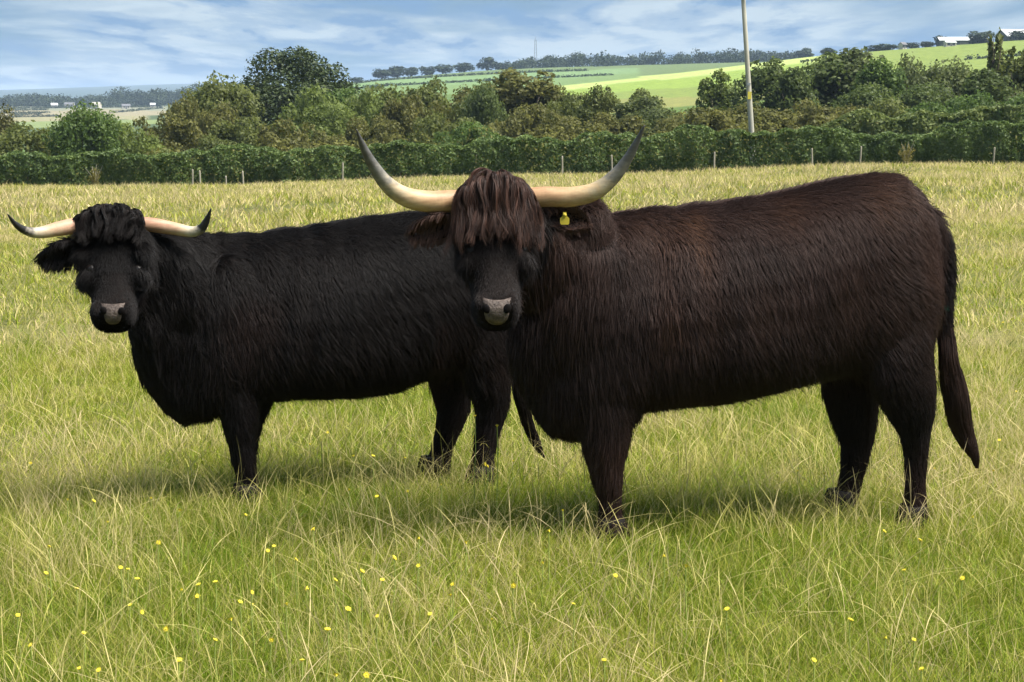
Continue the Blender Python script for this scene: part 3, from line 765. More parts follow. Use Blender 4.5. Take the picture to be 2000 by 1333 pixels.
def sample(V, T, Nn, n, r, weight=None):
    a, b, c = V[T[:, 0]], V[T[:, 1]], V[T[:, 2]]
    ar = np.linalg.norm(np.cross(b - a, c - a), axis=1)
    if weight is not None: ar = ar * weight((a + b + c) / 3)
    i = r.choice(len(T), n, p=ar / ar.sum())
    s = np.sqrt(r.random(n)); q = r.random(n); w = np.stack([1 - s, s * (1 - q), s * q], 1)
    P = (V[T[i]] * w[:, :, None]).sum(1); Nr = nrm((Nn[T[i]] * w[:, :, None]).sum(1))
    return P, Nr
def clump(P, per, strength, r):
    """pull strand tips together in small locks"""
    n = len(P); nc = max(4, n // per)
    ci = r.choice(n, nc, False)
    kd = KDTree(nc)
    for j, i in enumerate(ci): kd.insert(P[i, 0], j)
    kd.balance()
    near = np.array([ci[kd.find(p)[1]] for p in P[:, 0]])
    t = np.linspace(0, 1, P.shape[1]) ** 1.3
    off = P[near] - P[near][:, :1] + P[near][:, :1]
    s = strength * (0.5 + r.random(n))[:, None, None]
    return P * (1 - t[None, :, None] * s) + off * t[None, :, None] * s

class Cow:
    def __init__(s, hoof_px, theta, lat):
        """near front hoof's photo position fixes the place; theta turns the body away from the picture plane"""
        d = ray(*hoof_px); p = CAM + d * (CAM[2] / -d[2])
        s.th = R(theta)
        s.fx = np.array([-math.cos(s.th), -math.sin(s.th), 0])      # towards the head
        s.sy = np.array([math.sin(s.th), -math.cos(s.th), 0])       # towards the camera side
        s.o = p - s.sy * lat; s.o[2] = 0
    def P(s, px, py, lat=0.0):
        """photo position -> point on the plane parallel to the body's middle plane"""
        q = s.o + s.sy * lat; d = ray(px, py); t = np.dot(q - CAM, s.sy) / np.dot(d, s.sy)
        return CAM + d * t
    def loc(s, p):
        d = np.asarray(p) - s.o
        return np.stack([d @ s.fx, d @ s.sy, d[..., 2]], -1)

def limb(b, cow, st, lat, depth=1.0, taper_lat=None):
    rings = []
    for i, (cx, cy, hw) in enumerate(st):
        l = lat if taper_lat is None else lat + taper_lat[i]
        c = cow.P(cx, cy, l); e = cow.P(cx + hw, cy, l); a = np.linalg.norm(e - c)
        k = depth[i] if hasattr(depth, '__len__') else depth
        rings.append(superring(c, cow.fx, cow.sy, a, a * k, .95, 18))
    b.loft(rings)
    return rings

def build_cow(name, label, cow, D):
    b = MB()
    up = np.array([0, 0, 1.0])
    # trunk of the body
    rings = []
    for (px, yt, yb, w, pin) in D['torso']:
        t, q = cow.P(px, yt + D['inset'], 0), cow.P(px, yb - D['inset'], 0.02)
        c = (t + q) / 2; v = (t - q); h = np.linalg.norm(v) / 2
        rings.append(superring(c, cow.sy, v / (2 * h), w * .96, h, .74, 36, pin * .8))
    b.loft(rings)
    # shoulders, hips and thighs swell out of the trunk
    for (px, py, lat, rx, ry, rz) in D['lumps']:
        c = cow.P(px, py, lat)
        rr = []
        for f in np.linspace(-.98, .98, 11):
            k = math.sqrt(1 - f * f); rr.append(superring(c + up * f * rz, cow.fx, cow.sy, rx * k, ry * k, 1, 18))
        b.loft(rr)
    # neck
    rings = []
    for (px, py, lat, hw, hh, yaw) in D['neck']:
        c = cow.P(px, py, lat); ax = math.cos(yaw) * cow.fx + math.sin(yaw) * cow.sy
        side = np.cross(up, ax); rings.append(superring(c, side, up, hw, hh, .95, 24, .25))
    b.loft(rings)
    for leg in D['legs']:
        limb(b, cow, leg['st'], leg['lat'], leg.get('depth', .95))
    # head
    H0 = cow.P(*D['poll']); H1 = cow.P(*D['muzzle'])
    ax = H1 - H0; Lh = np.linalg.norm(ax); ax /= Lh
    lat = np.array([math.cos(D['head_yaw']), math.sin(D['head_yaw']), 0.0]); lat = lat + up * D.get('head_roll', 0); lat -= ax * (lat @ ax); lat /= np.linalg.norm(lat)
    nf = np.cross(lat, ax); nf = nf if nf[1] < 0 else -nf           # out of the face
    k = kh = D['head_w']
    rings = []
    #        t     half width  front  back
    for (t, w, f, g) in ((-.10, .055, .0, .13), (-.06, .085, .045, .17), (.02, .128, .066, .2), (.12, .145, .072, .215), (.24, .15, .074, .215), (.34, .145, .072, .205), (.44, .13, .07, .2), (.55, .11, .066, .185),
                         (.66, .097, .064, .15), (.76, .092, .067, .12), (.86, .094, .074, .1), (.94, .09, .076, .09), (1.0, .074, .058, .08), (1.03, .05, .03, .06)):
        f2, g2 = f * k, g * k
        rings.append(superring(H0 + ax * Lh * t + nf * (f2 - g2) / 2, lat, nf, w * k, (f2 + g2) / 2, .82, 28, .12))
    b.loft(rings)
    for sgn in (-1, 1):    # brows and cheeks
        for (t, w, f, r_) in ((.30, .112, .034, .036), (.5, .09, .0, .05), (.9, .055, .045, .032)):
            c = H0 + ax * Lh * t + lat * sgn * w * k + nf * f * k; rr = []
            for q in np.linspace(-.97, .97, 7):
                kk = math.sqrt(1 - q * q) * r_ * k; rr.append(superring(c + ax * q * r_ * k * 1.4, lat, nf, kk, kk, 1, 12))
            b.loft(rr)
    me = remesh(b, .0105, 9)
    V, T, Nn = mesh_arrays(me)
    # hide folds, shoulder hollows and lumps under the coat
    lV = cow.loc(V); trunk = np.clip((lV[:, 2] - D['leg_z']) / .12, 0, 1); q_ = V - H0; tq = (q_ @ ax) / Lh
    onhead = np.clip((.3 * D['head_w'] - np.linalg.norm(q_ - np.outer(np.clip(tq, -.1, 1.05) * Lh, ax), axis=1)) * 20, 0, 1)
    fold = sines(np.stack([lV[:, 0] + .25 * lV[:, 2], .35 * lV[:, 1], .16 * lV[:, 2]], -1), D['seed'] + 3, 46, 7) * np.exp(-((lV[:, 0] + .12) / .3) ** 2)
    amp = .011 * fold + .009 * sines(V, D['seed'] + 4, 11, 8) + .004 * sines(V, D['seed'] + 5, 26, 8)
    V = V + Nn * (amp * trunk * (1 - onhead))[:, None]
    me.vertices.foreach_set('co', V.astype(np.float32).ravel()); me.update(); V, T, Nn = mesh_arrays(me)
    org = cow.o
    root = empty(name, org); tag(root, label, 'cow')
    me.transform(Matrix.Translation(Vector(-org))); me.materials.append(M['skin']); me.name = 'body'
    body = add_obj('body', me, root)
    bvh = BVHTree.FromPolygons(V.tolist(), T.tolist())
    def hit(px, py):
        d = Vector(ray(px, py)).normalized(); h = bvh.ray_cast(Vector(CAM), d)
        return (np.array(h[0]), np.array(h[1])) if h[0] is not None else (None, None)
    # ears
    ears = []
    for (rt, tp, hh, droop) in D['ears']:
        A, B = np.array(cow.P(*rt)), np.array(cow.P(*tp)); e = B - A; Le = np.linalg.norm(e); e /= Le
        nrm_e = nrm(np.cross(e, up) + np.array([0, -.25, 0.25])); 
        if nrm_e[1] > 0: nrm_e = -nrm_e
        w = np.cross(nrm_e, e); w = w / np.linalg.norm(w); w = w if w[2] > 0 else -w
        rr = []
        for t, s_ in ((-.1, .4), (.05, .62), (.25, .95), (.5, 1.0), (.75, .8), (.92, .48), (1.0, .12)):
            c = A + e * Le * t - up * droop * t * t + nrm_e * .012
            ring = []
            for q in np.linspace(-1, 1, 9): ring.append(c + w * hh * s_ * q + nrm_e * (.03 * q * q * s_))
            for q in np.linspace(1, -1, 9): ring.append(c + w * hh * s_ * q * .97 + nrm_e * (.03 * q * q * s_ - .008 - .006 * (1 - q * q)))
            rr.append(ring)
        m = MB(); m.loft(rr); em = m.mesh('ear', M['skin'], True)
        ears.append(mesh_arrays(em)); em.transform(Matrix.Translation(Vector(-org))); add_obj('ear', em, root)
    # horns
    for hs in D['horns']:
        pts, rad = [], []
        for i, (px, py, r_) in enumerate(hs):
            l = D['horn_lat'] + D['horn_fwd'] * (i / (len(hs) - 1)) ** 1.3
            p = cow.P(px, py, l); pts.append(p); rad.append(np.linalg.norm(cow.P(px + r_, py, l) - p))
        pts = np.array(pts); n = 40; tt = np.linspace(0, len(pts) - 1, n)
        def cr(A, t):
            i = min(int(t), len(A) - 2); f = t - i; p0, p1, p2, p3 = A[max(i - 1, 0)], A[i], A[i + 1], A[min(i + 2, len(A) - 1)]
            return .5 * (2 * p1 + (p2 - p0) * f + (2 * p0 - 5 * p1 + 4 * p2 - p3) * f * f + (3 * p1 - p0 - 3 * p2 + p3) * f ** 3)
        C = np.array([cr(pts, t) for t in tt]); Q = [float(cr(np.array(rad)[:, None], t)[0]) for t in tt]
        m = MB(); m.tube(C, Q, 20); hm = m.mesh('horn', M[D['horn_mat']], True)
        seg = np.concatenate([[0], np.cumsum(np.linalg.norm(np.diff(C, axis=0), axis=1))]); seg /= seg[-1]
        a = hm.attributes.new('along', 'FLOAT', 'POINT'); a.data.foreach_set('value', np.repeat(seg, 20).astype(np.float32))
        hm.transform(Matrix.Translation(Vector(-org))); add_obj('horn', hm, root)
    # eyes
    for (px, py) in D['eyes']:
        p, n_ = hit(px, py)
        if p is None: continue
        m = MB(); c = p - n_ * .0135; rr = []
        for f in np.linspace(-.99, .99, 13):
            kk = math.sqrt(1 - f * f) * .021; rr.append(superring(c + up * f * .021, np.array([1., 0, 0]), np.array([0, 1., 0]), kk, kk, 1, 18))
        m.loft(rr); em = m.mesh('eye', M['eye'], True); em.transform(Matrix.Translation(Vector(-org))); add_obj('eye', em, root)
    # nose leather: a patch laid over the muzzle, with two nostrils
    rows = D['nose']; grid = []
    for (py, x0, x1) in rows:
        row = []
        for f in np.linspace(0, 1, 13):
            p, n_ = hit(x0 + (x1 - x0) * f, py - D['nose_curl'] * abs(2 * f - 1) ** 2.5 * (1 if py == rows[0][0] else .4))
            edge = min(1, 5 * min(f, 1 - f)) * (0.4 if py in (rows[0][0], rows[-1][0]) else 1)
            row.append(p + n_ * (.003 + .007 * edge))
        grid.append(row)
    m = MB(); nr_, nc_ = len(grid), 13
    front = [p for r_ in grid for p in r_]; back = [p + np.array([0, .02, 0]) for p in front]; o2 = len(front)
    F = []
    for i in range(nr_ - 1):
        for j in range(nc_ - 1):
            q = [i * nc_ + j, i * nc_ + j + 1, (i + 1) * nc_ + j + 1, (i + 1) * nc_ + j]; F.append(q[::-1]); F.append([x + o2 for x in q])
    loop = [j for j in range(nc_)] + [i * nc_ + nc_ - 1 for i in range(1, nr_)] + [(nr_ - 1) * nc_ + j for j in range(nc_ - 2, -1, -1)] + [i * nc_ for i in range(nr_ - 2, 0, -1)]
    for i in range(len(loop)): a_, b_ = loop[i], loop[(i + 1) % len(loop)]; F.append([a_, b_, b_ + o2, a_ + o2])
    m.add(front + back, F); nm = m.mesh('nose_pad', M['nose'], True); nm.transform(Matrix.Translation(Vector(-org))); pad = add_obj('nose_pad', nm, root)
    for (px, py, rx, rz, tilt) in D['nostrils']:
        p, n_ = hit(px, py); m = MB(); rr = []; sc_ = np.linalg.norm(cow.P(px + 1, py, .3) - cow.P(px, py, .3))
        ex = np.array([math.cos(tilt), 0, math.sin(tilt)]); ez = np.array([-math.sin(tilt), 0, math.cos(tilt)])
        for f in np.linspace(-.99, .99, 9):
            kk = math.sqrt(1 - f * f); rr.append(superring(p + n_ * .0075 + ez * f * rz * sc_, ex, np.array([0, 1., 0]), rx * sc_ * kk, .0065 * kk, 1, 14))
        m.loft(rr); nm = m.mesh('nostril', M['nostril'], True); nm.transform(Matrix.Translation(Vector(-org))); add_obj('nostril', nm, pad)
    # hooves, two claws each
    for leg in D['legs']:
        cx, cy, hw = leg['st'][-1]; c = cow.P(cx, cy, leg['lat']); c[2] = 0
        rad = np.linalg.norm(cow.P(cx + hw, cy, leg['lat']) - cow.P(cx, cy, leg['lat']))
        m = MB()
        for sg in (-1, 1):
            rr = []
            for z, a_, sh in ((0, 1.0, .2), (.03, .97, .16), (.06, .9, .08), (.085, .8, 0)):
                rr.append(superring(c + up * (z + .002) + cow.fx * rad * (sh + .05) + cow.sy * sg * rad * .5, cow.fx, cow.sy, rad * a_, rad * .52 * a_, .9, 14))
            m.loft(rr)
        hm = m.mesh('hoof', M['hoof'], True); hm.transform(Matrix.Translation(Vector(-org))); add_obj('hoof', hm, root)
    if 'tag' in D:
        px, py, w, h = D['tag']; c = cow.P(px, py, D['tag_lat']); sc_ = np.linalg.norm(cow.P(px + 1, py, .1) - cow.P(px, py, .1))
        m = MB(); pr = [(-.35, 1), (.35, 1), (.5, .35), (1, 0), (1, -.8), (.8, -1), (-.8, -1), (-1, -.8), (-1, 0), (-.5, .35)]
        m.loft([[c + np.array([x * w * sc_, y_, z * h * sc_]) for x, z in pr] for y_ in (-.003, .003)])
        tm = m.mesh('ear_tag', M['ear_tag']); tm.transform(Matrix.Translation(Vector(-org))); tg = add_obj('ear_tag', tm, root); tg['label'] = 'yellow plastic ear tag'
        m = MB(); m.tube([c + np.array([0, -.009, h * sc_ * .55]), c + np.array([0, -.003, h * sc_ * .55])], .007, 10); sm = m.mesh('stud', M['ear_tag'], True); sm.transform(Matrix.Translation(Vector(-org))); add_obj('stud', sm, tg)
    # tail
    r = np.random.default_rng(D['seed'])
    tl = [cow.P(x, y, D.get('tail_lat', 0)) for x, y, _ in D['tail']]; tr = [np.linalg.norm(cow.P(x + w, y, 0) - cow.P(x, y, 0)) for x, y, w in D['tail']]
    m = MB(); m.tube(tl, tr, 12); tm = m.mesh('tail', M['skin'], True); tarr = mesh_arrays(tm); tm.transform(Matrix.Translation(Vector(-org))); tail = add_obj('tail', tm, root)
    if 'band' in D:
        c = cow.P(D['band'][0], D['band'][1], D.get('tail_lat', 0)); w = np.linalg.norm(cow.P(D['band'][0] + D['band'][2], D['band'][1], 0) - cow.P(D['band'][0], D['band'][1], 0))
        m = MB(); m.tube([c + up * z for z in (-.014, -.008, .008, .014)], [w * .9, w, w, w * .9], 14); bm_ = m.mesh('tail_band', M['band'], True); bm_.transform(Matrix.Translation(Vector(-org)))
        bo = add_obj('tail_band', bm_, tail); bo['label'] = 'green band tied round the tail'
    # long hair of the tail
    path = [np.array(cow.P(x, y, D.get('tail_lat', 0))) for x, y, _ in D['switch']]; wid = [np.linalg.norm(cow.P(x + w, y, 0) - cow.P(x, y, 0)) for x, y, w in D['switch']]
    n = D.get('switch_n', 2600); kk_ = 12; st = r.random(n) ** 1.1 * .75; en = np.clip(st + r.uniform(.25, .6, n), 0, 1); en = np.where(r.random(n) < .3, np.maximum(en, r.uniform(.75, 1, n)), en)
    ss = np.linspace(0, 1, len(path)); tt = st[:, None] + (en - st)[:, None] * np.linspace(0, 1, kk_)[None]
    Pt = np.stack([np.interp(tt, ss, np.array(path)[:, j]) for j in range(3)], -1); wd = np.interp(tt, ss, wid)
    a = r.uniform(0, 6.28, n); q = np.sqrt(r.random(n))
    Pt = Pt + (np.cos(a) * q)[:, None, None] * wd[..., None] * cow.fx + (np.sin(a) * q)[:, None, None] * wd[..., None] * cow.sy * .8
    Pt = clump(Pt, 30, .35, r) + .02 * np.linspace(.15, 1, kk_)[None, :, None] * np.stack([sines(Pt.reshape(-1, 3), 5 + j, 30).reshape(n, kk_) for j in range(3)], -1)
    curves_obj('tail_hair', Pt, np.linspace(.0009, .0004, kk_), .25 + .25 * r.random(n) + .1, M[D['coat']], tail, org)

    # ---- coat
    tail_V = np.concatenate([V, tarr[0]]); tail_T = np.concatenate([T, tarr[1] + len(V)]); tail_N = np.concatenate([Nn, tarr[2]])
    cx = cow
    def strands(V, T, Nn, n, lenf, liftf, flow, k, seed, swirl=.45, weight=None, grav=.35):
        r = np.random.default_rng(seed)
        P0, N0 = sample(V, T, Nn, n, r, weight)
        F = flow(P0, N0)
        sw = np.stack([sines(P0, seed + j, 7.0, 8) for j in range(3)], -1) * swirl * 1.25 + np.stack([sines(P0, seed + 9 + j, 18.0, 8) for j in range(3)], -1) * swirl * .6
        F = F + sw + r.normal(size=F.shape) * .12
        t_ = nrm(F - N0 * (F * N0).sum(1, keepdims=True))
        ln = lenf(P0, N0) * r.uniform(.55, 1.15, n); fly = r.random(n) < .03; ln = np.where(fly, ln * 1.6, ln); lf = (liftf(P0, N0) + .3 * fly)[:, None]
        s = np.linspace(0, 1, k)
        d0 = nrm(t_ * np.cos(lf) + N0 * np.sin(lf))
        pos = [P0 - N0 * .002]; d = d0; G = np.tile(np.array([0, 0, -1.0]), (len(P0), 1))
        for j in range(1, k):
            d = nrm(d + (G - N0 * np.minimum((G * N0).sum(1, keepdims=True), 0)) * grav / k * 1.6 - N0 * (np.sin(lf) * .75 / k) + t_ * .1 / k)
            pos.append(pos[-1] + d * (ln / (k - 1))[:, None])
        return np.stack(pos, 1), P0, N0, r
    loc = cow.loc
    Hc = H0 + ax * Lh * .45
    def headness(p): 
        q = p - H0; t = (q @ ax) / Lh; rr_ = np.linalg.norm(q - np.outer(t * Lh, ax), axis=1)
        return np.clip((t + .08) * 6, 0, 1) * np.clip((.23 * k_head - rr_) * 25, 0, 1) * ((q @ nf) > -.12 * k_head)
    k_head = kh
    def flow(p, n_):
        l = loc(p); h = headness(p)[:, None]
        base = -cow.fx * .45 + np.array([0, 0, -1.0])
        f = np.tile(base, (len(p), 1))
        topw = np.clip((n_[:, 2] - .55) * 3, 0, 1)[:, None]
        f = f * (1 - topw) + (-cow.fx * 1.0 + cow.sy * np.sign(l[:, 1:2]) * .5) * topw
        legw = np.clip((D['leg_z'] - l[:, 2]) * 8, 0, 1)[:, None]
        f = f * (1 - legw) + np.array([0, 0, -1.0]) * legw
        return f * (1 - h) + ax * h + lat * (((p - H0) @ lat)[:, None] * 2.5) * h
    def lenf(p, n_):
        l = loc(p); h = headness(p)
        z = l[:, 2] + .05 * sines(p, D['seed'] + 30, 9); sm = lambda a, b_, q: np.clip((q - a) / (b_ - a), 0, 1)
        body = sm(D['leg_z'] - .12, D['leg_z'] + .12, z)
        L_ = .046 * (1 - body) + D['len'] * body
        L_ = L_ + .012 * sm(-.2, -.7, n_[:, 2]) * body
        L_ *= 1 + .3 * sines(p, D['seed'] + 31, 4.5)
        L_ = L_ * (1 + .35 * sm(D['neck_x'] - .15, D['neck_x'] + .25, l[:, 0]) * body)
        tt_ = ((p - H0) @ ax) / Lh
        cheek = np.clip((np.abs((p - H0) @ lat) / kh - .085) / .04, 0, 1) * np.clip((.75 - tt_) / .2, 0, 1)
        return L_ * (1 - h) + h * (np.where(tt_ > .5, .013, .022) + .032 * cheek)
    def liftf(p, n_):
        return np.where(headness(p) > .5, .45, .42) + .15 * sines(p, D['seed'] + 40, 9)
    nosec, _ = hit(D['nostrils'][0][0] * .5 + D['nostrils'][1][0] * .5, D['nostrils'][0][1] + 8)
    nose_r = D['nose_r']
    def wbody(c):
        dn = np.linalg.norm((c - nosec) * np.array([1, .6, 1.15]), axis=1)
        w = np.where(dn < nose_r, .0, 1.0)
        w *= np.where(c[:, 2] < .05, 0, 1)
        return w * (1 + 1.6 * headness(c))
    P, P0, N0, rr = strands(tail_V, tail_T, tail_N, D['n_hair'], lenf, liftf, flow, 6, D['seed'], .45, wbody)
    h = headness(P0); P = np.where((h > .4)[:, None, None], P, clump(P, 12, .24, rr))
    l = loc(P0)
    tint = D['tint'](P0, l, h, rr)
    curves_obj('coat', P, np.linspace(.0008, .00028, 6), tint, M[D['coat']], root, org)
    # ear hair
    EP = []
    for j, (eV, eT, eN) in enumerate(ears):
        e1, _, _, rr = strands(eV, eT, eN, D['ear_n'], lambda p, n_: np.full(len(p), D['ear_len']), lambda p, n_: np.full(len(p), .45),
                           lambda p, n_: np.tile(np.array([(-1 if j == 0 else 1) * .8, 0, -.75]), (len(p), 1)), 8, D['seed'] + 60 + j, .35, None, .7)
        EP.append(clump(e1, 20, .5, rr))
    EP = np.concatenate(EP); curves_obj('ear_hair', EP, np.linspace(.0014, .0004, 8), D['ear_tint'] + .25 * rr.random(len(EP)), M[D['coat']], root, org)
    # fringe: long locks falling from the poll over the brow
    r = np.random.default_rng(D['seed'] + 90)
    k_ = 14; nl = D['fringe_locks']; per = D['fringe_n'] // nl; n = per * nl
    which = np.repeat(np.arange(nl), per)
    u = r.uniform(-1, 1, nl); v = r.uniform(-.25, 1, nl)
    ln = D['fringe_len'] * (1 - .12 * np.abs(u)) * r.triangular(.3, .72, 1.3, nl)
    sway = r.normal(size=nl) * D.get('tousle', .42) + D['fringe_sweep']
    p = H0 + lat * (u * D['fringe_w'])[:, None] - ax * (.06 * kh * (1 - u * u * .8) * (1 - .4 * np.abs(v)))[:, None] + nf * (.015 + v * .05)[:, None] * kh
    d = nrm(nf * (.75 + .4 * v)[:, None] + lat * (u * .5 + sway * .3)[:, None] - ax * (.34 - .25 * np.abs(u))[:, None] + r.normal(size=(nl, 3)) * .15)
    pts = [p]; off = r.uniform(.0, .045, nl)
    for j in range(1, k_):
        d = nrm(d + np.array([0, 0, -1.0]) * (.55 if j > 1 else .25) + lat * (sway * .12)[:, None] + r.normal(size=(nl, 3)) * .05)
        p = p + d * (ln / (k_ - 1))[:, None]
        q = p - H0; side = q @ lat; fo = q @ nf; tt_ = np.clip((q @ ax) / Lh, 0, 1)
        hw_ = np.interp(tt_, [0, .15, .35, .55, .7], [.13, .147, .145, .115, .1]) * kh + .012
        room = np.sqrt(np.clip(1 - (side / hw_) ** 2, 0, 1)); surf = np.interp(tt_, [0, .3, .6, 1], [.072, .076, .068, .075]) * kh * room ** .6 + .014 + off
        p = p + nf * np.clip(surf - fo, 0, .05)[:, None] - nf * np.clip(fo - surf - .03, 0, .02)[:, None]
        pts.append(p)
    C_ = np.stack(pts, 1); t_ = np.linspace(0, 1, k_)
    wid_ = (.0095 * r.uniform(.5, 1.6, nl))[:, None] * (np.clip(1 - t_, 0, 1) ** .8 * .72 + .28)[None]
    a_ = r.uniform(0, 6.28, n); q_ = np.sqrt(r.random(n)); st_ = r.random(n) * .35
    FP = C_[which] + (np.cos(a_) * q_)[:, None, None] * wid_[which][..., None] * lat + (np.sin(a_) * q_)[:, None, None] * wid_[which][..., None] * nf * .7
    cut = r.uniform(.45, 1.0, n) ** .7           # strands end at different lengths
    FP = FP[:, :1] + np.stack([np.stack([np.interp(0, [0], [0]) * 0 + (FP[:, j] - FP[:, 0])[:, c] for j in range(k_)], 1) for c in range(3)], -1) * (1 - (1 - cut[:, None, None]) * t_[None, :, None])
    lockt = r.random(nl)[which]
    ph_ = r.uniform(0, 6.28, nl)[which]; wl_ = r.uniform(4, 9, nl)[which]; am_ = (D['wave'] * r.uniform(.3, 1.4, nl))[which]
    FP = FP + (np.sin(ph_[:, None] + wl_[:, None] * t_[None]) * t_[None] ** .7 * am_[:, None])[..., None] * lat + (np.cos(ph_[:, None] * 1.7 + wl_[:, None] * t_[None]) * t_[None] * am_[:, None] * .5)[..., None] * nf
    FP = FP + .005 * t_[None, :, None] * np.stack([sines(FP.reshape(-1, 3), 77 + j, 45).reshape(n, k_) for j in range(3)], -1) + (r.normal(size=(n, 1, 3)) * .006) * (t_ ** 1.5)[None, :, None]
    curves_obj('fringe', FP, np.linspace(.0008, .0003, k_), D['fringe_tint'](lockt, r, n), M[D['fringe_mat']], root, org)
    # hanging locks of the neck and dewlap
    for nm_, cnt, fn in (('mane', D['mane_n'], D['mane_at']),):
        P, P0, N0, rr = strands(V, T, Nn, cnt, lambda p, n_: np.full(len(p), D['mane_len']) * (1 + .4 * sines(p, D['seed'] + 51, 12)), lambda p, n_: np.full(len(p), .35),
                                lambda p, n_: np.tile(np.array([0, 0, -1.0]), (len(p), 1)), 10, D['seed'] + 70, .25, lambda c: fn(c, loc(c), headness(c)) + 1e-6, .9)
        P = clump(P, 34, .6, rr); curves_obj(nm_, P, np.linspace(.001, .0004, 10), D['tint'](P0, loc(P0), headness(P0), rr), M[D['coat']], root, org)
    return root, hit

# ---- the brown cow on the right
c1 = Cow((1195, 1056), 10.5, .165)
def tint_brown(p, l, h, r):
    px = CAM + 0
    t = .42 + .24 * sines(p, 301, 4.5) + .16 * sines(p, 302, 11) + .06 * sines(p, 304, 30) + r.normal(size=len(p)) * .05
    rust = np.exp(-(((l[:, 0] + .27 + .2 * (l[:, 2] - .95)) / .11) ** 2 + ((l[:, 2] - .93) / .27) ** 2)) * (l[:, 1] > 0) * np.clip(.45 + .9 * sines(p * np.array([1, 1, .3]), 303, 34) + .5 * sines(p, 305, 9), 0, 1.6)
    t = t + .32 * rust
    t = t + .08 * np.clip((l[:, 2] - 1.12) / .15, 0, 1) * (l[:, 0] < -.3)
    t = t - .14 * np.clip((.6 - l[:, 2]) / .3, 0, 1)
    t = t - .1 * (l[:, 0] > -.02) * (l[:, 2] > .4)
    tail = l[:, 0] < c1.loc(c1.P(1837, 500))[0]
    t = np.where(tail & (l[:, 2] < 1.16), .04 + .1 * r.random(len(p)), t)
    return np.where(h > .4, .05 + .05 * r.random(len(p)), t)
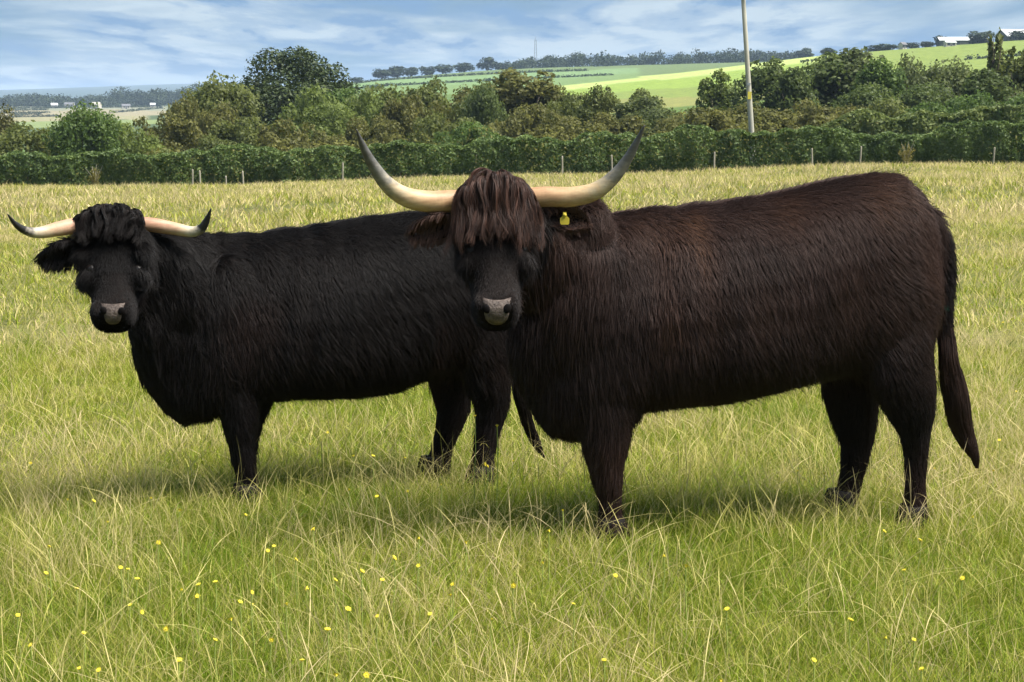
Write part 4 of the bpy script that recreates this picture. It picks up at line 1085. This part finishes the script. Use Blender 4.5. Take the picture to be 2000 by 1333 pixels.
BROWN = dict(seed=501, inset=12, coat='coat_brown', fringe_mat='fringe_brown', horn_mat='horn_brown', len=.046, leg_z=.5, neck_x=.12, n_hair=300000,
 torso=[(1820, 445, 590, .06, .1), (1810, 402, 670, .15, .2), (1786, 364, 730, .215, .25), (1745, 331, 760, .255, .3), (1700, 329, 750, .27, .34), (1640, 338, 728, .265, .34), (1570, 354, 748, .3, .34), (1490, 372, 770, .335, .36), (1400, 387, 786, .345, .38),
        (1310, 397, 796, .325, .42), (1240, 402, 806, .285, .46), (1170, 408, 838, .285, .45), (1110, 425, 858, .25, .4), (1072, 455, 848, .2, .3), (1048, 500, 815, .15, .2), (1026, 550, 768, .1, .1), (1006, 575, 705, .06, .1)],
 lumps=[(1165, 620, .17, .21, .1, .29), (1165, 620, -.17, .21, .1, .29), (1742, 570, .15, .155, .11, .29), (1730, 570, -.15, .155, .11, .29), (1150, 470, .12, .09, .09, .15), (1062, 660, .07, .12, .13, .2), (1190, 760, .16, .15, .08, .16)],
 neck=[(1175, 545, .0, .2, .27, 0.0), (1120, 540, .05, .18, .26, .25), (1070, 520, .1, .16, .22, .55), (1025, 490, .16, .145, .18, .9), (985, 465, .19, .12, .14, 1.2)],
 legs=[dict(lat=.165, depth=[.25, .42, .58, .8, .92, .95, .95, .95, .95, .95, .95, .95], st=[(1165, 590, 50), (1168, 660, 86), (1175, 740, 76), (1182, 800, 56), (1182, 860, 43), (1184, 905, 31), (1187, 935, 26), (1191, 965, 20), (1193, 1000, 19), (1194, 1025, 28), (1196, 1042, 27), (1196, 1054, 27)]),
       dict(lat=-.15, depth=[.25, .42, .58, .8, .92, .95, .95, .95, .95, .95, .95], st=[(1175, 590, 50), (1178, 660, 80), (1182, 740, 70), (1190, 800, 52), (1186, 860, 36), (1186, 905, 28), (1187, 930, 25), (1190, 955, 20), (1193, 985, 19), (1194, 1002, 21), (1194, 1014, 21)]),
       dict(lat=.16, st=[(1752, 620, 66), (1754, 690, 66), (1764, 750, 60), (1777, 800, 45), (1786, 840, 29), (1789, 880, 22), (1788, 930, 18), (1787, 975, 18), (1786, 1000, 23), (1785, 1014, 25), (1784, 1022, 25)], depth=[.7, .75, .8, .85, .9, .95, .95, .95, .95, .95, .95]),
       dict(lat=-.16, st=[(1680, 640, 80), (1664, 700, 62), (1662, 760, 52), (1669, 820, 40), (1674, 860, 28), (1668, 905, 21), (1659, 945, 18), (1650, 975, 21), (1645, 992, 26), (1642, 1000, 26)], depth=[.7, .75, .8, .85, .9, .95, .95, .95, .95, .95])],
 poll=(968, 392, .2), muzzle=(969, 628, .42), head_yaw=0.0, head_w=.92,
 ears=[((885, 428, .2), (800, 440, .2), .05, .02), ((1060, 424, .2), (1150, 424, .2), .05, .02)], ear_n=2600, ear_len=.042, ear_tint=.55,
 horns=[[(925, 392, 21), (880, 394, 22), (835, 394, 21), (790, 384, 19), (754, 358, 15), (728, 322, 11), (709, 286, 7), (696, 253, 1.2)], [(1020, 388, 20), (1065, 385, 20), (1115, 385, 19.5), (1160, 375, 17), (1196, 349, 13.5), (1223, 315, 10), (1242, 281, 6.5), (1259, 245, 1.2)]], horn_lat=.2, horn_fwd=.16,
 eyes=[(918, 486), (1026, 486)], nose=[(588, 942, 998), (596, 944, 996), (606, 946, 994), (616, 946, 994), (625, 949, 991), (632, 955, 985)], nose_curl=6, nose_r=.062,
 nostrils=[(950, 603, 7.5, 10, .5), (990, 603, 7.5, 10, -.5)], tag=(1103, 427, 8.5, 11.5), tag_lat=.255,
 tail=[(1785, 415, 12), (1815, 422, 15), (1840, 470, 15), (1848, 530, 13), (1845, 600, 11), (1850, 680, 7), (1866, 760, 4)],
 switch=[(1843, 590, 12), (1846, 640, 16), (1853, 700, 20), (1866, 760, 25), (1880, 830, 21), (1894, 872, 13), (1910, 908, 3)], band=(1843, 603, 12.5),
 fringe_n=16000, fringe_locks=400, fringe_len=.29, fringe_w=.09, wave=.011, fringe_sweep=0.0, fringe_tint=lambda lk, r, n: .35 + .4 * lk + .15 * r.normal(size=n),
 mane_n=5000, mane_len=.08, mane_at=lambda c, l, h: np.clip((l[:, 0] + .08) / .25, 0, 1) * np.clip((l[:, 2] - .5) / .2, 0, 1) * (h < .2) * (l[:, 1] > -.12), tint=tint_brown)
cow_brown, hit1 = build_cow('highland_cow', 'shaggy dark brown long-horned cow with reddish fringe standing in front', c1, BROWN)

# ---- the black cow on the left
c2 = Cow((482, 987), 22, .15)
def tint_black(p, l, h, r):
    t = .34 + .2 * sines(p, 311, 4.5) + .13 * sines(p, 312, 11) + r.normal(size=len(p)) * .05
    br = np.exp(-(((l[:, 0] + .02) / .16) ** 2 + ((l[:, 2] - .75) / .25) ** 2)) * (l[:, 1] > 0)
    t = t + .13 * br * (1 + .5 * sines(p, 313, 12)) + .22 * (l[:, 0] < -.75) * (l[:, 2] < .75)
    return np.where(h > .4, .1 + .1 * r.random(len(p)), t)
BLACK = dict(seed=701, inset=10, coat='coat_black', fringe_mat='coat_black', horn_mat='horn_black', len=.042, leg_z=.42, neck_x=.1, n_hair=240000,
 torso=[(985, 470, 640, .06, .1), (975, 440, 690, .15, .2), (950, 418, 720, .21, .25), (910, 410, 735, .25, .3), (860, 407, 735, .27, .3), (810, 410, 742, .285, .3), (750, 415, 765, .31, .3), (680, 422, 776, .32, .32), (610, 433, 778, .315, .34),
        (550, 440, 780, .3, .38), (500, 443, 786, .28, .42), (450, 446, 800, .26, .45), (400, 456, 826, .24, .4), (355, 475, 832, .2, .3), (322, 530, 806, .16, .2), (292, 585, 762, .11, .1), (266, 605, 708, .06, .1)],
 lumps=[(455, 620, .15, .19, .1, .25), (455, 620, -.15, .19, .1, .25), (925, 580, .14, .18, .1, .27), (925, 580, -.14, .18, .1, .27), (470, 730, .14, .13, .08, .14), (335, 650, .05, .16, .14, .2), (300, 620, .07, .1, .12, .16)],
 neck=[(455, 580, .0, .18, .26, 0.0), (390, 580, .03, .17, .26, .2), (330, 560, .09, .16, .22, .5), (280, 545, .13, .14, .2, .85), (245, 520, .15, .12, .16, 1.2)],
 legs=[dict(lat=.15, depth=[.25, .42, .58, .8, .92, .95, .95, .95, .95, .95, .95, .95], st=[(450, 590, 40), (450, 650, 72), (456, 720, 62), (465, 780, 42), (468, 830, 32), (472, 865, 24), (475, 895, 22), (480, 920, 18), (483, 945, 18), (483, 965, 25), (483, 978, 25), (482, 985, 25)]),
       dict(lat=-.14, depth=[.25, .42, .58, .8, .92, .95, .95, .95, .95, .95, .95], st=[(490, 590, 40), (490, 650, 66), (488, 720, 56), (486, 780, 44), (482, 820, 30), (480, 850, 24), (480, 880, 20), (482, 905, 17), (485, 930, 17), (486, 946, 18), (486, 955, 18)]),
       dict(lat=.14, st=[(925, 620, 66), (934, 690, 62), (948, 740, 46), (960, 780, 33), (958, 815, 25), (951, 850, 20), (946, 885, 18), (943, 915, 18), (942, 936, 24), (941, 948, 24)], depth=[.7, .75, .8, .85, .9, .95, .95, .95, .95, .95]),
       dict(lat=-.13, st=[(880, 640, 70), (878, 700, 50), (880, 750, 37), (886, 795, 30), (878, 830, 23), (868, 860, 18), (860, 888, 17), (853, 912, 22), (849, 926, 23), (846, 936, 23)], depth=[.7, .75, .8, .85, .9, .95, .95, .95, .95, .95])],
 poll=(224, 446, .19), muzzle=(220, 634, .38), head_yaw=0.0, head_w=.92,
 ears=[((150, 478, .17), (78, 492, .17), .05, .02), ((300, 476, .17), (352, 506, .13), .04, .03)], ear_n=2200, ear_len=.048, ear_tint=.15,
 horns=[[(190, 438, 14), (150, 441, 16), (112, 448, 14.5), (76, 455, 11.5), (50, 451, 8.5), (30, 438, 5.5), (15, 419, 1.2)], [(262, 436, 13), (300, 440, 14), (340, 447, 12.5), (374, 453, 10.5), (393, 447, 9), (404, 430, 6), (412, 408, 1.2)]], horn_lat=.19, horn_fwd=.12,
 eyes=[(176, 524), (272, 524)], nose=[(596, 196, 244), (604, 199, 241), (612, 203, 238), (620, 204, 237), (627, 206, 235), (632, 210, 231)], nose_curl=3, nose_r=.05,
 nostrils=[(204, 608, 6.5, 8, .45), (238, 608, 6.5, 8, -.45)],
 tail=[(975, 470, 16), (1000, 500, 15), (1012, 560, 12), (1014, 640, 10), (1012, 700, 9), (1016, 760, 6), (1026, 810, 3)],
 switch=[(1012, 690, 8), (1012, 730, 10), (1018, 780, 12), (1030, 825, 12), (1046, 855, 9), (1056, 876, 5), (1062, 896, 1.5)], switch_n=1100,
 tousle=.75, fringe_n=10000, fringe_locks=210, fringe_len=.165, fringe_w=.105, wave=.014, fringe_sweep=-.5, fringe_tint=lambda lk, r, n: .2 + .3 * lk + .1 * r.normal(size=n),
 mane_n=4000, mane_len=.075, mane_at=lambda c, l, h: np.clip((l[:, 0] + .06) / .25, 0, 1) * np.clip((l[:, 2] - .46) / .2, 0, 1) * (h < .2) * (l[:, 1] > -.12), tint=tint_black)
cow_black, hit2 = build_cow('highland_cow', 'shaggy black long-haired cow with short banded horns standing behind', c2, BLACK)
# ------------------------------------------------------------------ meadow grass
def grass_material():
    m, t, o = mat_new('grass_blade')
    a = N(t, 'ShaderNodeAttribute', attribute_name='blade')          # r: straw amount, g: brightness
    sp = N(t, 'ShaderNodeSeparateColor'); t.links.new(a.outputs['Color'], sp.inputs[0])
    g = N(t, 'ShaderNodeNewGeometry')
    mp = N(t, 'ShaderNodeMapping', inp={'Scale': (1, .55, 0)}); t.links.new(g.outputs['Position'], mp.inputs[0])
    n1 = N(t, 'ShaderNodeTexNoise', inp={'Scale': .55, 'Detail': 5.0, 'Roughness': .6}); t.links.new(mp.outputs[0], n1.inputs['Vector'])
    # the grass ripens further out in the field
    sx = N(t, 'ShaderNodeSeparateXYZ'); t.links.new(g.outputs['Position'], sx.inputs[0])
    mr = N(t, 'ShaderNodeMapRange', inp={'From Min': 9.0, 'From Max': 34.0, 'To Min': 0.0, 'To Max': .27}); t.links.new(sx.outputs['Y'], mr.inputs[0])
    ad = N(t, 'ShaderNodeMath', operation='MULTIPLY_ADD', inp={1: 1.5, 2: -.78}); t.links.new(n1.outputs['Fac'], ad.inputs[0])
    a2 = N(t, 'ShaderNodeMath', operation='ADD'); t.links.new(ad.outputs[0], a2.inputs[0]); t.links.new(mr.outputs[0], a2.inputs[1])
    a3 = N(t, 'ShaderNodeMath', operation='ADD', use_clamp=True); t.links.new(a2.outputs[0], a3.inputs[0]); t.links.new(sp.outputs['Red'], a3.inputs[1])
    rp = ramp(t, [(0, (.145, .22, .014)), (.35, (.265, .305, .03)), (.6, (.42, .395, .085)), (.85, (.57, .49, .2)), (1, (.63, .51, .27))]); t.links.new(a3.outputs[0], rp.inputs[0])
    mu = N(t, 'ShaderNodeVectorMath', operation='SCALE'); t.links.new(rp.outputs[0], mu.inputs[0]); t.links.new(sp.outputs['Green'], mu.inputs['Scale'])
    p = N(t, 'ShaderNodeBsdfPrincipled', inp={'Roughness': .6, 'Specular IOR Level': .2})
    tr = N(t, 'ShaderNodeBsdfTranslucent'); ms = N(t, 'ShaderNodeMixShader', inp={0: .45})
    t.links.new(mu.outputs[0], p.inputs['Base Color']); t.links.new(mu.outputs[0], tr.inputs[0])
    t.links.new(p.outputs[0], ms.inputs[1]); t.links.new(tr.outputs[0], ms.inputs[2]); t.links.new(ms.outputs[0], o.inputs[0])
    return m
M['grass'] = grass_material()
def wedge(n, y0, y1, margin, r):
    """random points of the meadow between two distances, as wide as any nearby camera could see"""
    y = np.sqrt(r.uniform(y0 * y0, y1 * y1, n)); hw = .295 * y + margin
    return r.uniform(-1, 1, n) * hw, y
def patch(x, y, seed, f):
    p = np.stack([x, y * .6, 0 * x], -1); return sines(p, seed, f, 8)
GV, GF, GC, GN_ = [], [], [], [0]
r = np.random.default_rng(77)
def blades(tufts, per, y0, y1, margin, spread, h, width, lean, straw, bend=.8, seg=3, head=0.0, kink=0.0, keep=None):
    """tufts of curved tapering blades scattered over part of the meadow"""
    x, y = wedge(tufts, y0, y1, margin, r)
    if keep is not None:
        k = r.random(tufts) < keep(x, y); x, y = x[k], y[k]
    m = len(x); n = m * per; w_ = np.repeat(np.arange(m), per)
    size = np.clip(1 + .25 * patch(x, y, 5, .9) + .15 * r.normal(size=m), .5, 1.7)[w_]
    base = np.stack([x, y], 1)[w_] + r.normal(size=(n, 2)) * spread
    a = r.uniform(0, 6.28, n); hh = r.uniform(h[0], h[1], n) * size
    tl = (r.normal(size=(m, 2)) * .12)[w_] + [.05, -.03]
    d = np.stack([np.cos(a), np.sin(a)], 1); ln = lean * np.abs(r.normal(size=n)) + .04; bd = bend * r.random(n) ** 1.5
    s = np.linspace(0, 1, seg + 1)
    out = ln[:, None] * s + bd[:, None] * s ** 2.6
    z = hh[:, None] * (s - .35 * bd[:, None] * s ** 3.2)
    P = np.concatenate([base[:, None, :] + (d[:, None, :] * out[..., None] + tl[:, None, :] * s[None, :, None]) * hh[:, None, None], z[..., None]], -1)
    if kink: P[:, 2:, :2] += (r.normal(size=(n, 1, 2)) * kink) * (s[2:] - s[1])[None, :, None]
    P[..., 2] += (land_z(base[:, 0], base[:, 1]) - .01)[:, None]
    f = r.uniform(0, 6.28, n); side = np.stack([np.cos(f), np.sin(f), np.zeros(n)], 1)
    w = width * r.uniform(.6, 1.3, n)[:, None] * (1 - s ** 1.8)
    if head: w = width * .5 * np.ones((n, 1)) * np.where(s > .7, head * (1.05 - s) / .3 + .35, 1.0)
    A = P - side[:, None] * w[..., None] / 2; B = P + side[:, None] * w[..., None] / 2
    k = seg + 1
    V = np.concatenate([np.stack([A, B], 2)[:, :-1].reshape(n, -1, 3), P[:, -1:, :]], 1)      # the tip is one point
    nv = 2 * seg + 1; b0 = (np.arange(n) * nv)[:, None] + GN_[0]
    q = (np.arange(seg - 1) * 2)[None]; b1 = (b0 + q).ravel()
    GF.append(np.stack([b1, b1 + 1, b1 + 3, b1 + 2], 1)); b2 = b0[:, 0] + 2 * (seg - 1); GT.append(np.stack([b2, b2 + 1, b2 + 2], 1))
    GV.append(V.reshape(-1, 3)); GN_[0] += n * nv
    st = np.clip(straw[0] + straw[1] * r.normal(size=n) + .08 * r.normal(size=m)[w_], 0, 1); br = r.uniform(.7, 1.25, n)
    GC.append(np.repeat(np.stack([st, br, np.zeros(n), np.ones(n)], 1), nv, 0))
GT = []
near_straw = lambda x, y: np.clip(.57 + .55 * patch(x, y, 1, 1.6) + .16 * np.clip(x, -1, 1.5), .08, 1)
near_stalk = lambda x, y: np.clip(.5 + .55 * patch(x, y, 2, 1.2) + .25 * np.clip(x, -1, 1.5), .06, 1)
blades(3400, 34, 4.3, 7.6, .7, .07, (.03, .1), .004, .5, (.2, .16))
blades(2800, 26, 4.3, 7.6, .7, .075, (.035, .11), .0034, .45, (.45, .22))
blades(3200, 34, 7.4, 13, .9, .085, (.03, .1), .0058, .5, (.24, .17), .8, 2)
blades(2800, 26, 7.4, 13, .9, .085, (.035, .11), .005, .45, (.46, .22), .8, 2)
blades(2300, 12, 4.3, 8, .7, .06, (.08, .24), .0022, .32, (.85, .1), .9, 4, 0, .03, near_straw)
blades(3000, 11, 8, 14, .9, .07, (.08, .23), .003, .32, (.85, .1), .9, 4, 0, .03, near_straw)
blades(1900, 4, 4.3, 9, .7, .06, (.14, .32), .003, .28, (.93, .07), 1.0, 7, 1.6, .04, near_stalk)
blades(800, 4, 9, 14, .9, .06, (.14, .3), .004, .28, (.93, .07), .9, 6, 1.6, .04, near_stalk)
blades(1500, 44, 4.3, 16, .8, .065, (.06, .15), .005, .4, (.03, .08), .7, 3, 0, 0, lambda x, y: np.clip(-.15 + .9 * patch(x, y, 3, 1.3), 0, 1))
blades(5200, 20, 12.5, 34, 1.5, .17, (.04, .14), .0125, .45, (.42, .22), .8, 2)
blades(3400, 9, 12.5, 34, 1.5, .17, (.09, .22), .008, .3, (.88, .1), .8, 3, 0, 0, lambda x, y: np.clip(.5 + .5 * patch(x, y, 4, .7), .1, 1))
blades(5200, 14, 33, 94, 3, .45, (.1, .26), .042, .4, (.45, .22), .6, 2)
blades(4600, 8, 33, 94, 3, .45, (.18, .36), .026, .3, (.9, .1), .6, 2, 0, 0, lambda x, y: np.clip(.5 + .5 * patch(x, y, 6, .25), .1, 1))
gm = fast_mesh('grass', np.concatenate(GV), [np.concatenate(GF), np.concatenate(GT)], M['grass'], True)
at = gm.color_attributes.new('blade', 'FLOAT_COLOR', 'POINT'); at.data.foreach_set('color', np.concatenate(GC).astype(np.float32).ravel())
go = add_obj('grass', gm); tag(go, 'long meadow grass of mixed green and straw blades', 'grass', kind='stuff')

# ------------------------------------------------------------------ yellow flowers
M['petal'] = plain_material('yellow_petal', (.74, .58, .03), (.84, .7, .08), 60, .6, .2)
M['stem'] = plain_material('flower_stem', (.22, .28, .05), (.32, .36, .1), 20, .7, .2)
def flower_parts():
    b = MB(); b.tube([(0, 0, 0), (.004, .002, .35), (-.003, .0, .7), (.0, 0, 1.0)], [.0022, .002, .0018, .0018], 5); stem = b.mesh('stem', M['stem'])
    b = MB(); r = np.random.default_rng(4)
    for ring, (n, L_, up_) in enumerate(((11, .0135, .25), (9, .010, .55))):
        for k in range(n):
            a = 6.283 * k / n + ring * .2; d = np.array([math.cos(a), math.sin(a), 0]); w = np.array([-d[1], d[0], 0])
            L2 = L_ * r.uniform(.85, 1.1); z = np.array([0, 0, 1.0])
            b.add([w * .001, -w * .001, d * L2 * .6 + z * L2 * up_ * .7 - w * .0026, d * L2 + z * L2 * up_ * .8, d * L2 * .6 + z * L2 * up_ * .7 + w * .0026], [[0, 1, 2, 3, 4]])
    b.tube([(0, 0, -.007), (0, 0, -.002), (0, 0, .003), (0, 0, .006)], [.002, .0045, .005, .0015], 8)
    return stem, b.mesh('petals', M['petal'])
_st, _pt = flower_parts()
FLOWERS = [(268, 1131), (250, 1112), (236, 1109), (355, 1152), (386, 1165), (388, 1142), (421, 1137), (254, 1182), (277, 1196), (325, 1229), (164, 1237), (35, 1202), (132, 976), (183, 979), (295, 973), (351, 997), (480, 1006), (523, 1076), (535, 1067), (578, 1093), (612, 1034),
 (682, 957), (736, 970), (707, 1116), (747, 1133), (655, 1133), (492, 1157), (493, 1181), (469, 1176), (451, 1210), (737, 1204), (716, 1319), (657, 1319), (193, 1309), (154, 1306), (690, 891), (729, 891), (791, 895), (862, 947), (952, 911), (1002, 901), (796, 960), (928, 813), (971, 832), (927, 853), (947, 907),
 (1099, 997), (1072, 1037), (1003, 1144), (1202, 1125), (1297, 1086), (1340, 1106), (1727, 1038), (1797, 1055), (1766, 1114), (1661, 1211), (1730, 1246), (1785, 1250), (1800, 1307), (1825, 916), (1558, 920), (1959, 630), (1922, 718), (1985, 765), (1610, 925), (1952, 860), (1790, 955), (1408, 1330), (884, 1142), (880, 1163), (817, 1105), (818, 1052), (605, 868), (628, 860), (640, 845), (420, 700), (60, 905), (96, 1068), (210, 1020), (1180, 1290), (1590, 1290), (560, 1180), (600, 1150), (640, 1230), (680, 1190), (530, 1250), (590, 1290), (770, 1090), (840, 1200), (310, 1060), (150, 1150), (90, 1120), (420, 1250), (350, 1290), (60, 1260), (910, 1060), (960, 1210), (1060, 1100), (1120, 1180), (1420, 1190), (1880, 1130), (1900, 1010), (1940, 920)]
def flower_region(px, py):
    if px < 480: return 'in the grass of the lower left corner' if py > 1050 else 'beyond the black cow on its left side' if py < 960 else "beside the black cow's front hoof"
    if px < 1000: return 'in the foreground between the two cows' if py > 990 else "under the black cow's belly and hind legs"
    if px < 1500: return "in the grass before the brown cow's front leg"
    return 'in the grass of the lower right corner' if py > 1000 else "beside the brown cow's hind legs and tail"
for i, (px, py) in enumerate(FLOWERS):
    h = float(r.uniform(.12, .24))
    if (px, py) in ((928, 813), (971, 832)): h = .42
    d = ray(px, py); t = (h - CAM[2]) / d[2]; p = CAM + d * t
    for _ in range(3):
        gz = float(land_z(np.array(p[0]), np.array(p[1]))); t = (gz + h - CAM[2]) / d[2]; p = CAM + d * t
    e = empty('yellow_flower', (p[0], p[1], gz)); e.rotation_euler.z = i * 1.7
    rg_ = flower_region(px, py); rank = sum(1 for q in FLOWERS if flower_region(*q) == rg_ and q[0] < px)
    tag(e, f'{ORD[rank]} small yellow flower from the left {rg_}', 'flower', 'yellow wildflowers scattered in the meadow')
    o = add_obj('stem', _st, e); o.scale = (1, 1, h)
    o = add_obj('flower_head', _pt, e, (0, 0, h)); o.rotation_euler = (r.normal() * .5 + .35 * math.cos(i * 1.7), r.normal() * .5, 0); q = r.uniform(.5, .75); o.scale = (q, q, q)
# ------------------------------------------------------------------ the air
hm_ = bpy.data.materials.new('haze'); hm_.use_nodes = True
_t = hm_.node_tree; _t.nodes.clear(); _o = N(_t, 'ShaderNodeOutputMaterial')
_v = N(_t, 'ShaderNodeVolumePrincipled', inp={'Color': (.58, .76, 1.0, 1), 'Density': 1.2e-4, 'Anisotropy': 0.0})
_t.links.new(_v.outputs[0], _o.inputs['Volume'])
_b = MB(); _zt = 135.0; _zb = -160.0
_b.box((0, 0, (_zt + _zb) / 2), (16500, 16500, (_zt - _zb) / 2))
hz = add_obj('haze', _b.mesh('haze', hm_)); tag(hz, 'thin pale air lying over the whole landscape', 'haze', kind='stuff')
